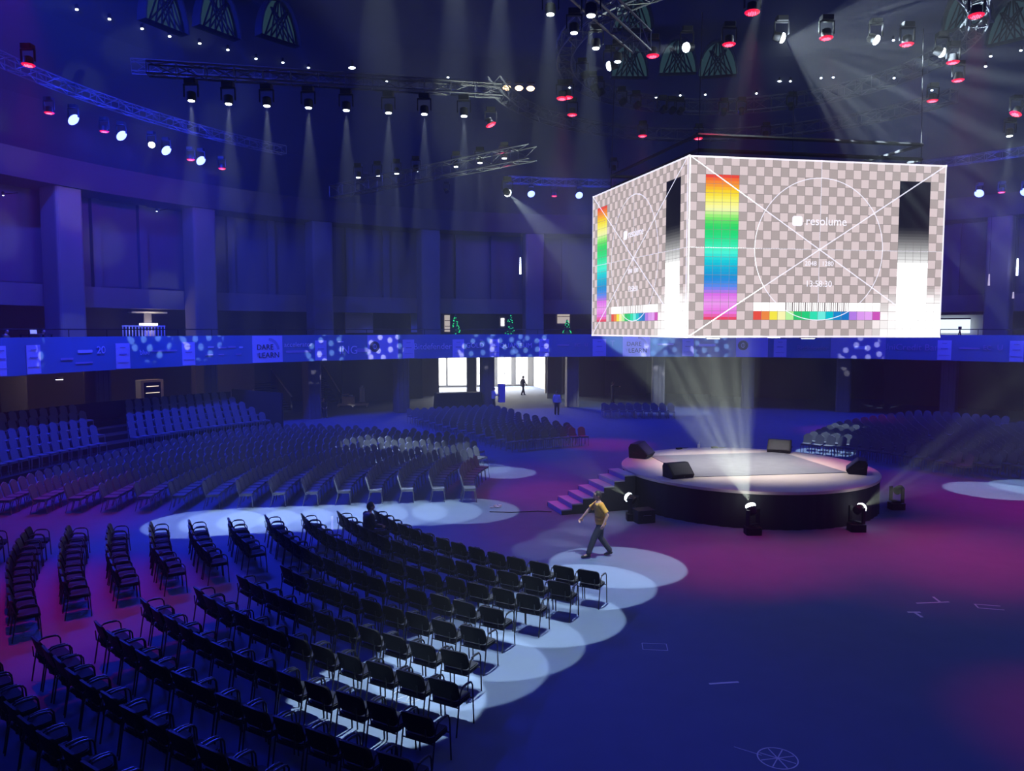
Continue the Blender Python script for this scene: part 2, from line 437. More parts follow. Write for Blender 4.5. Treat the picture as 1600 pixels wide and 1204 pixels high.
# ------------------------------------------------------------------ banners on the gallery parapet
RB = 30.96
bz0, bz1 = 3.97, 5.66
MB().arc(RB, 31.0, bz0, bz1, radians(20), radians(186)).build('gallery_banner', M_banner, None,
    label='long blue sponsor banner wrapped around the gallery parapet', cat='banner')
hr = empty('gallery_handrail', pol(31.12, radians(90), 5.62), label='thin dark handrail along the top of the gallery parapet', cat='handrail')
Mi = Matrix.Translation(-Vector(hr.location))
m = MB(); m.tube([pol(31.12, radians(a), 6.02) for a in range(20, 172, 2)], .03, 6); link('rail', m.data('rail', M_blackmet), hr, Mi)
for a in range(22, 172, 4): link('post', MB().tube([pol(31.12, radians(a), 5.6), pol(31.12, radians(a), 6.03)], .022, 5).data('post', M_blackmet), hr, Mi)
def ban_x(px): return ang(on_cyl(px, 540, RB))
def on_banner(me, px, z, parent=None, name='lettering', r=RB-.035):
    a = ban_x(px); X = Vector((sin(a), -cos(a), 0)); U = Vector((0, 0, 1)); N = X.cross(U)
    M = Matrix((X, U, N)).transposed().to_4x4(); M.translation = pol(r, a, z)
    return link(name, me, parent, M)
gb = bpy.data.objects['gallery_banner']
pale = [(-8, 8, 'west end'), (40, 62, ''), (180, 202, ''), (284, 304, ''), (492, 510, ''), (629, 647, ''), (707, 725, ''), (765, 780, ''), (842, 858, ''), (926, 947, ''), (1066, 1084, ''), (1209, 1229, ''), (1465, 1487, ''), (1578, 1600, '')]
for j, (a, b, _) in enumerate(pale):
    o = MB().arc(RB-.03, RB-.01, bz0+.04, bz1-.35, ban_x(b), ban_x(a)).build('banner_panel', M_banner_l, None,
        label=f'narrow pale upright panel on the gallery banner, {ordn(j)} counting from the bleacher side', cat='banner panel', group='narrow pale panels on the gallery banner')
    for (y_, w1, h1) in ((0, .42, .06), (-.42, .62, .025), (.35, .3, .04)): on_banner(MB().box((0, y_, 0), (w1, h1, .01)).data('print', M_printm), (a+b)/2, 4.75, o, 'print', RB-.045)
DT = [(394, 441), (973, 1016)]
for j, (a, b) in enumerate(DT):
    o = MB().arc(RB-.03, RB-.01, bz0+.02, bz1-.03, ban_x(b), ban_x(a)).build('banner_panel', M_banner_l, None,
        label='square pale panel reading DARE TO LEARN on the gallery banner, '+('nearer the bleachers' if j == 0 else 'under the LED cube corner'), cat='banner panel')
    w_ = (b-a)/47
    on_banner(text_mesh('DARE', .46*w_**.3, M_printd), (a+b)/2-4, 4.92, o, 'lettering', RB-.045)
    on_banner(text_mesh('LEARN', .48*w_**.3, M_printd), (a+b)/2+2, 4.42, o, 'lettering', RB-.045)
    on_banner(text_mesh('TO', .28, M_printm), (a+b)/2-13, 4.45, o, 'lettering', RB-.045)
    ar = MB(); pts = [(.78*cos(t), .78*sin(t)) for t in [radians(5+80*i/10) for i in range(11)]]
    inn = [(.62*cos(t), .62*sin(t)) for t in [radians(85-80*i/10) for i in range(11)]]
    ar.prism(pts+inn, -.01, .01); on_banner(ar.data('print', M_printm), (a+b)/2+1, 4.72, o, 'print', RB-.045)
for j, (a, b) in enumerate([(574, 622), (1150, 1200), (1298, 1384)]):
    o = MB().arc(RB-.03, RB-.01, bz0+.02, bz1-.03, ban_x(b), ban_x(a)).build('banner_panel', M_banner_l if j != 2 else M_printm, None,
        label=['wide pale panel with a round dark crest on the gallery banner', 'wide pale panel with a crest below the LED cube', 'widest mauve panel on the gallery banner below the LED cube'][j], cat='banner panel')
    if j < 2:
        lg = MB().lathe([(.36, -.01), (.36, .01)], 24); on_banner(lg.data('crest', M_printd), a+11, 4.85, o, 'crest', RB-.05)
        lg = MB().tube([(.13*cos(t), .16*sin(t), 0) for t in [i*pi/6 for i in range(12)]], .02, 5, closed=True).box((0, 0, 0), (.03, .4, .02)); on_banner(lg.data('print', M_print), a+11, 4.85, o, 'print', RB-.07)
BLUR = {'------', '-----', '-----------', '----------------', '----', '-----', '----', '--', '-------', '-----', '-----', '-----------', '------', '---------', '--------', '-----', '---', '--'}
for (px, z, sz, tx, m_) in [(103, 4.62, .24, '------', M_printm), (132, 4.95, .34, '-----', M_print), (157, 4.98, .52, '20', M_print), (130, 4.4, .18, '-----------', M_printm),
        (225, 4.8, .36, 'blue', M_print), (256, 4.86, .20, '----------------', M_printm), (329, 5.0, .2, '----', M_print), (347, 4.95, .2, '-----', M_printm), (362, 4.98, .26, '----', M_printm), (376, 4.95, .26, '--', M_print),
        (326, 4.55, .15, '-------', M_printm), (345, 4.55, .15, '-----', M_printm), (372, 4.55, .15, '-----', M_printm),
        (466, 5.05, .44, 'accelerator', M_print), (466, 4.62, .32, '-----------', M_printm), (544, 4.62, .78, 'ING', M_print), (566, 4.62, .6, '---', M_printm), (532, 5.2, .14, '------', M_print),
        (676, 4.8, .62, 'Bitdefender', M_print), (742, 4.85, .5, 'GOLD', M_print), (752, 5.25, .24, '--', M_printm), (806, 4.82, .5, 'QUANTUM', M_print),
        (880, 4.85, .2, '---------', M_printm), (902, 4.85, .36, 'EC', M_printm), (916, 4.85, .36, 'U', M_printm), (957, 4.95, .6, 'T', M_printm), (1040, 4.9, .3, '--------', M_print), (1105, 4.85, .5, '-----', M_print), (1270, 4.7, .45, 'Bitdefender', M_printm), (1345, 4.75, .55, '------', M_print),
        (1426, 4.8, .6, 'UniCredit Bank', M_printm), (1515, 4.8, .26, '---------', M_printm), (1543, 4.85, .4, 'EC', M_printm), (1563, 4.85, .5, 'U', M_printm)]:
    # lettering is part of the long banner
    if tx in BLUR:      # too blurred to read in the place: only the size and tone of the print is there
        n_ = len(tx); w1 = sz*.5*n_
        on_banner(MB().rbox((0, 0, 0), (w1, sz*.42, .008), sz*.12).data('print', m_), px, z, gb, 'print', RB-.03)
    else: on_banner(text_mesh(tx, sz, m_), px, z, gb)

# ------------------------------------------------------------------ trusses
def truss_frames(P, size):
    fr = []
    for i, p in enumerate(P):
        d = (P[min(i+1, len(P)-1)]-P[max(i-1, 0)]).normalized(); s_ = d.cross(Vector((0, 0, 1))).normalized(); u = s_.cross(d)
        fr.append([p+s_*a*size/2+u*b*size/2 for a, b in ((-1, -1), (1, -1), (1, 1), (-1, 1))])
    return fr
def truss(P, size, label, group=None, ch=.03, name='lighting_truss', closed=False):
    P = [Vector(p) for p in P]; r = empty(name, P[0], label=label, cat='truss', group=group); Mi = Matrix.Translation(-P[0])
    fr = truss_frames(P, size)
    if closed: fr = fr[:-1]
    for k in range(4):
        link('chord', MB().tube([f[k] for f in fr], ch, 5, closed=closed).data('chord', M_alu, True), r, Mi)
    br = MB(); N = len(fr)
    for i in range(N if closed else N-1):
        a, b = fr[i], fr[(i+1) % N]
        for k in range(4):
            k2 = (k+1) % 4
            br.tube([a[k], b[k2]] if i % 2 else [a[k2], b[k]], ch*.55, 4)
            br.tube([a[k], a[k2]], ch*.55, 4)
    link('bracing', br.data('bracing', M_alu), r, Mi); return r
def seg(a, b, step=.8):
    a, b = Vector(a), Vector(b); n = max(2, int((b-a).length/step)); return [a+(b-a)*i/n for i in range(n+1)]
def arcp(R, z, a0, a1, step=.8, c=S):
    n = max(3, int(abs(a1-a0)*R/step)); return [pol(R, a0+(a1-a0)*i/n, z, c) for i in range(n+1)]
ZF = 13.0
# long truss across the top
truss(seg(at_y(205, 103, 38), at_y(782, 138, 46)), .55, 'long straight truss high over the seating, three warm lamps at its end')
# row over the middle aisle
r1 = [at_z(px, py, 12.84) for px, py in ((299,157),(357,162),(417,165),(482,168),(541,172),(607,176),(663,178),(725,181))]
r2 = [at_z(px, py, ZF) for px, py in ((560,277),(590,274),(620,271),(650,267),(713,260),(750,254),(788,247))]
def fit(r, e=1.2, dz=.85):
    a, b = r[0], r[-1]; d = (b-a).normalized(); return seg(a-d*e+Vector((0, 0, dz)), b+d*e+Vector((0, 0, dz)))
truss(fit(r1), .35, 'dark straight truss carrying eight white spots above the lit aisle')
truss(seg(at_z(522, 300, 12.0), at_z(832, 238, 12.3)), .5, 'bright silver truss slanting up over the far seating block')
pools3 = [at_z(*p) for p in ((967,884),(917,914),(856,962),(782,1004),(716,1040),(606,1090))]
r3 = [Vector((p.x, p.y, ZF)) for p in pools3]
truss(seg(at_z(1003, 66, 13.8), at_z(905, -25, 13.8)), .5, 'steep silver truss running overhead towards the camera beside the red lamps')
RING = 6.6; ZR = 15.55
truss(arcp(RING, ZR, 0, 2*pi, .7), .5, 'round truss hung above the LED cube, ringed with red lamps', closed=True, name='ring_truss')
truss(arcp(9.2, 15.0, radians(20), radians(170), .8), .45, 'curved truss behind the ring over the LED cube', name='curved_truss')
truss(arcp(28.2, 16.35, radians(140), radians(176), .8), .45, 'curved truss with the row of blue lamps over the bleachers', name='curved_truss')
truss(arcp(28.2, 16.35, radians(84), radians(108), .8), .45, 'curved truss with two blue lamps behind the LED cube', name='curved_truss')
truss(arcp(28.2, 16.35, radians(28), radians(58), .8), .45, 'curved truss with blue lamps beyond the LED cube', name='curved_truss')

# ------------------------------------------------------------------ lamps
names = [('the straight truss above the lit aisle', r1, 'white spots above the lit aisle', 'r1'), ('the silver truss over the far seating', r2, 'white spots over the far seating', 'r2')]
for place, row, grp, key in names:
    for i, p in enumerate(row):
        g = Vector((p.x, p.y, 0))
        f = fixture('spotlight', 'w', p, g, label=f'small white spotlight on {place}, {ordn(i)} from the wall end', cat='spotlight', group=grp)
        spot(p+Vector((0, 0, -.06)), g, WHITE, P_WHITE*(.85 if key == 'r1' else .5), 16.2 if key == 'r1' else 12, .12, .04, f)
for i, p in enumerate(r3):
    g = Vector((p.x, p.y, 0))
    f = fixture('spotlight', 'w', p, g, label=f'white spotlight above the black chairs, {ordn(i)} from the stage', cat='spotlight', group='white spots above the black chairs')
    if i == 0: p = f.location = p+Vector((2.6, -2.4, .3)); bpy.context.view_layer.update()
    spot(p+Vector((0, 0, -.06)), g, WHITE, P_WHITE*(.75 if i == 0 else 1.1), 14.5, .1, .04, f)
# the run of white spots climbing out of the picture
for i, (px, py) in enumerate([(965, 96), (931, 75), (897, 51), (860, 22)]):
    p = at_z(px, py, 14.2)
    f = fixture('spotlight', 'w', p, p-Vector((0, 0, 5)), label=f'small white downlight beside the steep silver truss, {ordn(i)} from the LED cube', cat='spotlight', group='downlights beside the steep truss')
    spot(p+Vector((0, 0, -.06)), p-Vector((0, 0, 9)), WHITE, 2200, 9, .3, .04, f)
for i, (px, py) in enumerate([(1552, 766), (1625, 762)]):
    g = at_z(px, py); p = Vector((g.x, g.y, ZF))
    f = fixture('spotlight', 'w', p, g, label='white spotlight over the dark seating beyond the stage, '+['nearer the cube', 'farther from the cube'][i], cat='spotlight', group='spots over the east seating')
    spot(p+Vector((0, 0, -.06)), g, WHITE, P_WHITE, 15, .12, .04, f)
for i, (g, an) in enumerate([(at_z(1290, 706), 12), (at_z(1315, 690), 10)]):
    p = Vector((g.x+.6, g.y+.6, 13.4))
    f = fixture('spotlight', 'w', p, g, label=['white spotlight aimed at the pale chairs behind the stage', 'white spotlight hidden behind the LED cube', 'white spotlight over the open floor east of the stage'][i], cat='spotlight')
    spot(p+Vector((0, 0, -.06)), g, WHITE, P_WHITE*.9, an, .12, .04, f)
# blue washes on the outer ring (the whole ring carries them)
bl = [(115,187),(190,212),(260,235),(314,251),(830,303),(905,305),(1530,302),(1602,300)]
bpos = [on_cyl(px, py, 28) for px, py in bl]
def nx(i): return ['at the wall end of the bleachers','second along above the bleachers','third along above the bleachers','last above the bleachers','by the dark bay behind the cube','closest behind the LED cube','beyond the LED cube','at the far end beyond the cube'][i]
for i, p in enumerate(bpos):
    g = pol(9, ang(p), 0)
    f = fixture('wash_light', 'b', p, g, label=f'glowing blue wash light {nx(i)}', cat='stage light', group='blue wash lights on the outer trusses')
    spot(p+(g-p).normalized()*.1, pol(25, ang(p), 0), BLUE, P_BLUE*(1.2 if i < 4 else 1.5), 130, .6, .15, f)
    point(p+(g-p).normalized()*.45, BLUE, 1050, .12, f)
    if i < 4: spot(p+(g-p).normalized()*.1, (-6.5, 19, 0), BLUE, P_BLUE*3.2, 36, .9, .15, f)
hid = [186, 205, 222, 240, 258, 276, 294, 312, 330, 350, 10, 118, 130]
for i, d in enumerate(hid):
    p = pol(27, radians(d), 15.0); g = pol(8, radians(d), 0)
    f = fixture('wash_light', 'b' if d not in (118, 130) else 'off', p, g, label=f'blue wash light on the outer truss, {ordn(i)} in the run round the hall', cat='stage light', group='blue wash lights round the hall')
    spot(p+(g-p).normalized()*.1, g, BLUE, P_BLUE*.34, 115, .6, .15, f)
# blue floods that light the haze high at both sides
for i, (p, g, e) in enumerate([(Vector((-19, 27, 22)), Vector((-24, 40, 12)), 22000), (Vector((34, 34, 22)), Vector((38, 46, 12)), 7000)]):
    f = fixture('wash_light', 'b', p, g, label=['blue flood high above the bleachers', 'blue flood high above the east seating'][i], cat='stage light')
    spot(p+(g-p).normalized()*.1, g, BLUE, e, 130, .5, .15, f)
# red pars round the centre ring and along the outer trusses
red = [(1020,87),(1139,69),(1291,59),(1417,69),(1489,97),(1497,125),(1457,157),(887,152),(894,179),(1004,212),(1091,216),(1196,214)]
for i, (px, py) in enumerate(red):
    z = 14.55; p = at_z(px, py, z); g = pol(8.2, ang(p), 0)
    f = fixture('par_light', 'r', p, Vector((p.x, p.y, 0)), label=f'red par lamp on the round truss over the cube, {ordn(i)} around it', cat='stage light', group='red par lamps round the ring truss')
    spot(p+Vector((0, 0, -.08)), g, RED, P_RED*(.9 if py < 100 or py in (125, 157) else .6), 30, .9, .12, f)
redo = [(77,176),(163,205),(298,249),(347,263),(866,306),(1565,300)]
for i, (px, py) in enumerate(redo):
    p = on_cyl(px, py, 28.2)
    f = fixture('par_light', 'r', p, Vector((p.x, p.y, 0)), label=f'small red par lamp between the blue washes, {ordn(i)} from the bleacher wall', cat='stage light', group='red par lamps on the outer trusses')
    spot(p+Vector((0, 0, -.05)), pol(37, ang(p), 15), RED, 420, 100, .9, .12, f)
# two red pars over the black seating and over the open floor
for i, (g, e, an) in enumerate([(Vector((-10.5, 15.5, 0)), 5200, 42), (Vector((-15.5, 24, 0)), 2600, 40), (Vector((9.3, 11.0, 0)), 2600, 24), (Vector((6, 20.0, 0)), 5600, 30), (Vector((12, 20.2, 0)), 6400, 34), (Vector((1.5, 27.5, 0)), 4500, 26), (Vector((5, 40, 0)), 5000, 24), (Vector((20, 45, 0)), 3000, 30), (Vector((18.5, 24, 0)), 3500, 30)]):
    p = Vector((g.x+.3, g.y+.8, 14.3))
    f = fixture('par_light', 'r' if i not in (6, 7) else 'off', p, g, label=f'red par lamp aimed at the open floor and seating, {ordn(i)} of the run', cat='stage light', group='red par lamps over floor and seating')
    spot(p+(g-p).normalized()*.1, g, RED, e, an, 1.0, .12, f)
for i, (gx, gy) in enumerate(((4.7, 28.0), (11.9, 27.4))):
    g = Vector((gx, gy, HS_DECK)); v = (g-S); v.z = 0; p = S+v.normalized()*9.4+Vector((0, 0, 13.6))
    f = fixture('par_light', 'r', p, g, label=['red par lamp tinting the stair side of the stage deck', 'red par lamp tinting the stage deck away from the stairs'][i], cat='stage light')
    spot(p+(g-p).normalized()*.1, g, (1, .05, .22), 5200, 15, 1.0, .12, f)
# gobo projectors throwing pale dots on the parapet banner
gob = [(18, 545), (235, 520), (315, 520), (508, 545), (600, 540), (745, 545), (790, 525), (830, 540), (1030, 545), (1110, 540), (1345, 552)]
for i, (px, py) in enumerate(gob):
    g = on_cyl(px, py, RB); p = pol(6.0, ang(g), 15.1)
    f = fixture('gobo_projector', 'off', p, g, label=f'dark gobo projector on the ring truss throwing dots on the parapet, {ordn(i)} round', cat='stage light', group='gobo projectors on the ring truss')
    spot(p+(g-p).normalized()*.1, g, (.75, .82, 1), P_GOBO, 6.6 if i else 8, .3, .02, f, gobo=(40, .27, .75, 0.0), name='gobo_projector_lamp')
# star-burst moving head at the ring, and lesser white heads
def burst(px, py, z, aim, e, an, gb_, label, lens='W', off=None):
    p = at_z(px, py, z); g = Vector(aim)
    f = fixture('moving_head', lens, p, g if off is None else off, label=label, cat='moving head light')
    spot(p+(g-p).normalized()*.16, g, WHITE, e, an, .35, .02, f, gobo=gb_); return f
fb = burst(1221, 59, 14.9, (21, 20.8, 10.4), 88000, 96, (8.5, .28, .95, .0), 'blazing white moving head throwing a fan of rays above the LED cube')
p = at_z(1221, 59, 14.9); point(p+Vector((.12, -.22, -.18)), WHITE, 420, .05, fb)
burst(1073, 74, 15.0, (-4, 20, 12.5), 9000, 22, None, 'white moving head over the ring, beam crossing to the steep truss')
burst(953, 103, 14.6, (-4, 26, 13), 2500, 18, None, 'white moving head beside the steep silver truss')
burst(1368, 62, 15.2, (20, 20, 9), 1200, 20, None, 'small white moving head on the far arc of the round truss')
burst(1471, 82, 15.0, (26, 24, 9), 900, 20, None, 'small white moving head above the two stacked red lamps')
burst(793, 301, 11.5, tuple(on_cyl(1012, 515, 36)), 60000, 12, None, 'white moving head beneath the silver truss, long beam towards the cube')
fw = on_cyl(237, 226, 28)
f = fixture('moving_head', 'W', fw, fw+Vector((3, -8, -6)), label='white moving head amid the blue lamps over the bleachers', cat='moving head light')
spot(fw+Vector((3, -8, -6)).normalized()*.16, fw+Vector((-1.5, 1.0, -3)), WHITE, 900, 26, .3, .03, f)
# right-hand beam across the hall
p = Vector((33, 34, 13.5)); f = fixture('moving_head', 'W', p, (16, 52, 5), label='white moving head over the east seating, beam dropping across the hall', cat='moving head light')
spot(p+(Vector((18, 50, 5))-p).normalized()*.16, (18, 50, 5), WHITE, 40000, 11, .3, .03, f)
# house bulbs on the dome
for i, (px, py) in enumerate([(120,15),(171,30),(222,45),(265,57),(312,68),(356,78),(400,92),(442,98),(482,106),(700,121),(714,132),(604,127),(890,137),(974,140),(1025,152),(1063,149),(1102,148),(1182,146),(1218,127),(1235,127),(1283,122),(1302,121),(1396,63),(1477,79),(1548,88),(1397,122),(1540,104),(1456,141),(1595,79)]):
    p = dome_hit(px, py, .3)
    b_ = empty('house_lamp', p, label=f'tiny house lamp under the dome rim, {ordn(i)} round from the bleacher side', cat='lamp', group='tiny house lamps under the dome')
    s_ = 1.6 if px in (1218, 550) else 1
    link('bulb', MB().ball((0, 0, 0), .07, 8, 5, None, (s_*1.3, 1, .7)).data('bulb', M_cool, True), b_)
    link('base', MB().lathe([(.09, .05), (.07, .28)], 8).data('base', M_blackmet), b_)
for i, px in enumerate((792, 811, 829)):
    p = at_y(px, 137 + i*.6, 46.6)
    b_ = empty('warm_lamp', p, label=f'warm yellow work lamp at the end of the long truss, {ordn(i)} from the truss', cat='lamp', group='warm work lamps')
    link('bulb', MB().ball((0, 0, 0), .16, 10, 6, None, (1.5, 1, .9)).data('bulb', M_warm, True), b_)
    link('bracket', MB().box((0, 0, .3), (.5, .1, .12)).box((0, 0, .45), (.05, .05, .2)).data('bracket', M_blackmet), b_)
o = at_y(550, 106, 44)
b_ = empty('house_lamp', o, label='brightest small house lamp just above the long truss', cat='lamp')
link('bulb', MB().ball((0, 0, 0), .1, 8, 5, None, (2, 1, .7)).data('bulb', M_cool, True), b_); link('base', MB().lathe([(.09, .05), (.07, .4)], 8).data('base', M_blackmet), b_)

# ------------------------------------------------------------------ hanging LED cube
YC = 22.9
Z0, Z1 = 5.76, 11.10
cA = Vector((.2262*YC, YC, 0)); cR = Vector((.5905*YC, 1.062*YC, 0)); cL = Vector((.1360*YC, 1.307*YC, 0)); cB = cR+cL-cA
cube = empty('led_cube', (cA+cB)/2+Vector((0, 0, Z0)), label='huge hanging LED cube showing a grey checkerboard test pattern', cat='LED screen')
Mc = Matrix.Translation(-Vector(cube.location))
def screen_mat():
    m = bpy.data.materials.new('test_pattern'); m.use_nodes = True; t = m.node_tree; n = t.nodes; l = t.links
    n.clear(); out = n.new('ShaderNodeOutputMaterial'); em = n.new('ShaderNodeEmission'); at = n.new('ShaderNodeAttribute'); at.attribute_name = 'pattern'
    em.inputs['Strength'].default_value = 1.14
    l.new(at.outputs['Color'], em.inputs['Color']); l.new(em.outputs[0], out.inputs['Surface'])
    return m
M_scr = screen_mat()
M_line = mat('screen_line', (1, 1, 1), .5, emit=(1, .96, .97), es=1.2)
M_grid = mat('screen_grid', (.0, .0, .0), .6, emit=(.25, .22, .22), es=1.0)
import colorsys
def lin(c): return tuple(((x+.055)/1.055)**2.4 if x > .04045 else x/12.92 for x in c)
RAIN = [(.93,.29,.24),(.99,.55,.2),(1,.86,.16),(1,.98,.45),(1,1,.72),(.5,.93,.42),(.16,.85,.42),(.13,.87,.5),(.2,.93,.68),(.3,.98,.85),(.05,.82,.87),(.04,.68,.86),(.08,.56,.85),(.35,.55,.95),(.88,.45,.93),(.95,.62,.96),(.93,.47,.9),(.92,.28,.42)]
RAIN2 = [(.92,.32,.28),(.95,.55,.28),(.98,.92,.3),(1,.98,.72),(.75,.97,.65),(.2,.78,.45),(.15,.82,.5),(.2,.9,.72),(.45,.95,.9),(.05,.78,.82),(.1,.55,.82),(.12,.48,.8),(.72,.5,.92),(.88,.62,.96),(.92,.66,.98),(.82,.35,.75)]
def pat(cx, cy_):
    """colour of test-pattern cell point (in squares, 32 wide, 20 high, y down)"""
    i, j = int(cx), int(cy_)
    light = (i+j) % 2 == 1
    col = lin((.885, .815, .825)) if light else lin((.705, .655, .655))
    if 2 <= cx < 6 and 2 <= cy_ < 18:
        q = (cy_-2)/16*17; a = int(q); f_ = q-a; c0 = RAIN[a]; c1 = RAIN[min(17, a+1)]
        f_ = min(1, max(0, (f_-.3)/.4)) if a in (0, 16) else f_
        return lin([c0[k]*(1-f_)+c1[k]*f_ for k in range(3)])
    if 26 <= cx < 30 and 2 <= cy_ < 20:
        q = cy_
        if q < 7: return lin((.09, .09, .16))
        if q < 11.2: s_ = (q-7)/4.2; s_ = s_*s_*.9; return tuple(lin((.09, .09, .16))[k]*(1-s_)+1.0*s_ for k in range(3))
        if q < 18: s_ = min(1, .5+(q-11.2)/3); return (1.0+1.6*s_,)*3
    if 8 <= cx < 24 and 16 <= cy_ < 17: return (1.5, 1.45, 1.45)
    if 8 <= cx < 24 and 17 <= cy_ < 18: return lin(RAIN2[int(cx)-8])
    if cy_ >= 14 and cx > 22:       # bloom around the white block, painted into the lower corner cells
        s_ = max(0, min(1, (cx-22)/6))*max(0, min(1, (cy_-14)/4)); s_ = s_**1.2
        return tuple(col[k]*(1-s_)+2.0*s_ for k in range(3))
    return col
def led_face(a, b, name, label):
    """a = top-left foot, b = right foot seen from outside"""
    d = (b-a); L = d.length; ex = d/L; nrm = Vector((ex.y, -ex.x, 0))
    def P(cx, cy_, off=0): return a+ex*(L*cx/32)+Vector((0, 0, Z1-(Z1-Z0)*cy_/20))+nrm*off
    me = bpy.data.meshes.new(name); vs = []; fs = []; cols = []
    ny = 60
    for j in range(ny):
        for i in range(32):
            b0 = len(vs); y0, y1 = j*20/ny, (j+1)*20/ny
            for q in ((i, y1), (i+1, y1), (i+1, y0), (i, y0)): vs.append(P(*q))
            fs.append((b0, b0+1, b0+2, b0+3))
            c = pat(i+.5, (y0+y1)/2)
            cols += [(*c, 1)]*4
    me.from_pydata(vs, [], fs); me.materials.append(M_scr)
    ca = me.color_attributes.new('pattern', 'FLOAT_COLOR', 'CORNER')
    for k, c in enumerate(cols): ca.data[k].color = c
    o = link(name, me, cube, Mc); o['label'] = label
    g = MB()
    def strip(x0, y0, x1, y1, wd, off=.012, buf=g):
        p0 = P(x0, y0, off); p1 = P(x1, y1, off); dd = (p1-p0).normalized(); s_ = dd.cross(nrm)*wd/2
        buf.add([p0-s_, p1-s_, p1+s_, p0+s_], [(0, 1, 2, 3)])
    for i in range(1, 32):
        if 26 <= i <= 30: strip(i, 0, i, 2, .009, .008); strip(i, 9, i, 20, .009, .008)
        else: strip(i, 0, i, 20, .009, .008)
    for j in range(1, 20):
        if 3 <= j <= 8: strip(0, j, 26, j, .009, .008); strip(30, j, 32, j, .009, .008)
        else: strip(0, j, 32, j, .009, .008)
    link('grid', g.data('grid', M_grid), o)
    w_ = MB()
    S2 = lambda *k_, wd=.03: strip(*k_, wd, .016, w_)
    S2(0, 0, 32, 20, wd=.03); S2(0, 20, 32, 0, wd=.03)
    for q in range(0, 160): S2(q*.2, 10, q*.2+.1, 10, wd=.022)
    for q in range(0, 160): S2(16, q*.1, 16, q*.1+.06, wd=.022)
    for q in range(72):
        t0, t1 = 2*pi*q/72, 2*pi*(q+1)/72
        S2(16+8*cos(t0), 10+8*sin(t0), 16+8*cos(t1), 10+8*sin(t1), wd=.022)
    for k_ in ((0, .12, 32, .12), (0, 19.88, 32, 19.88), (.12, 0, .12, 20), (31.88, 0, 31.88, 20)): S2(*k_, wd=.045)
    link('lines', w_.data('lines', M_line), o).name = 'line_pattern'
    bk = MB()
    for q in range(30): bk_x = 12+q*.27; strip(bk_x, 16, bk_x, 17, .02+.02*(q % 3 == 0), .014, bk)
    link('tick_strip', bk.data('tick_strip', M_grid), o)
    R = Matrix((ex, Vector((0, 0, 1)), nrm)).transposed().to_4x4()
    fx = L/ ((Z1-Z0)*32/20)
    def T(s_, size, cx, cy_):
        M = R.copy(); M.translation = P(cx, cy_, .02); M = Mc @ M @ Matrix.Diagonal((fx, 1, 1, 1))
        link('lettering', text_mesh(s_, size, M_line, ext=.002), o, Mc.inverted() @ M if False else M)
    T('resolume', .365, 16.75, 6.85); T('2048   1280', .20, 16, 11.6); T('13:58:30', .26, 16, 13.9)
    lg = MB(); p = P(12.9, 6.9, .018)
    M = R.copy(); M.translation = P(13.15, 6.85, .018)
    lg.rbox((0, 0, 0), (.34*fx, .30, .004), .07, M)
    link('logo', lg.data('logo', M_line), o)
    return o
# child matrices: the face objects carry Mc; their own children sit in the face's space
f1 = led_face(cA, cR, 'screen_face', 'wide LED face with the test pattern')
f2 = led_face(cL, cA, 'screen_face', 'narrower LED face turned towards the seating')
for f in (f1, f2):
    for ch in f.children:
        if ch.name.startswith('lettering'): ch.matrix_basis = Mc.inverted() @ ch.matrix_basis
bd = MB()
for a, b in ((cA, cR), (cR, cB), (cB, cL), (cL, cA)):
    d = (b-a).normalized(); nn = Vector((d.y, -d.x, 0))
    q = [a-nn*.03+d*.02, b-nn*.03-d*.02, b-nn*.22-d*.2, a-nn*.22+d*.2]
    bd.add([(*v[:2], Z0+.01) for v in q]+[(*v[:2], Z1-.01) for v in q], [(3,2,1,0),(4,5,6,7),(0,1,5,4),(1,2,6,5),(2,3,7,6),(3,0,4,7)])
bd.add([(*v[:2], Z1-.1) for v in (cA, cR, cB, cL)], [(0, 1, 2, 3)])
link('housing', bd.data('housing', M_blackmet), cube, Mc)
for a in (cA, cR, cB, cL):
    q = a+(S-a)*.12
    link('hanging_chain', MB().tube([(q.x, q.y, Z1-.1), (q.x+(S.x-q.x)*.02, q.y, ZR-.2)], .015, 5).data('hanging_chain', M_blackmet), cube, Mc)
link('top_frame', MB().tube([(*(v+(S-v)*.12)[:2], Z1+.25) for v in (cA, cR, cB, cL)], .06, 5, closed=True).tube([(*(v+(S-v)*.12)[:2], Z1+.7) for v in (cA, cR, cB, cL)], .06, 5, closed=True).data('top_frame', M_blackmet), cube, Mc)

for i, (dx, dy) in enumerate(((-1.6, -1.2), (1.6, -1.2), (1.4, 1.6), (-1.4, 1.6))):
    p = Vector((S.x+dx, S.y+dy, Z0-.02)); r = empty('downlight', p, label=f'flat downlight under the LED cube lighting the stage, {ordn(i)} of four', cat='light', group='downlights beneath the LED cube')
    MB().rbox((0, 0, 0), (.5, .34, .06), .05).build('body', M_blackmet, r); MB().rbox((0, 0, -.035), (.4, .24, .012), .04).build('lens', M_lensw, r)
    spot(p-Vector((0, 0, .08)), Vector((S.x+dx*.4, S.y+dy*.4, 0)), (1, .96, .90), 850, 82, .8, .12, r)

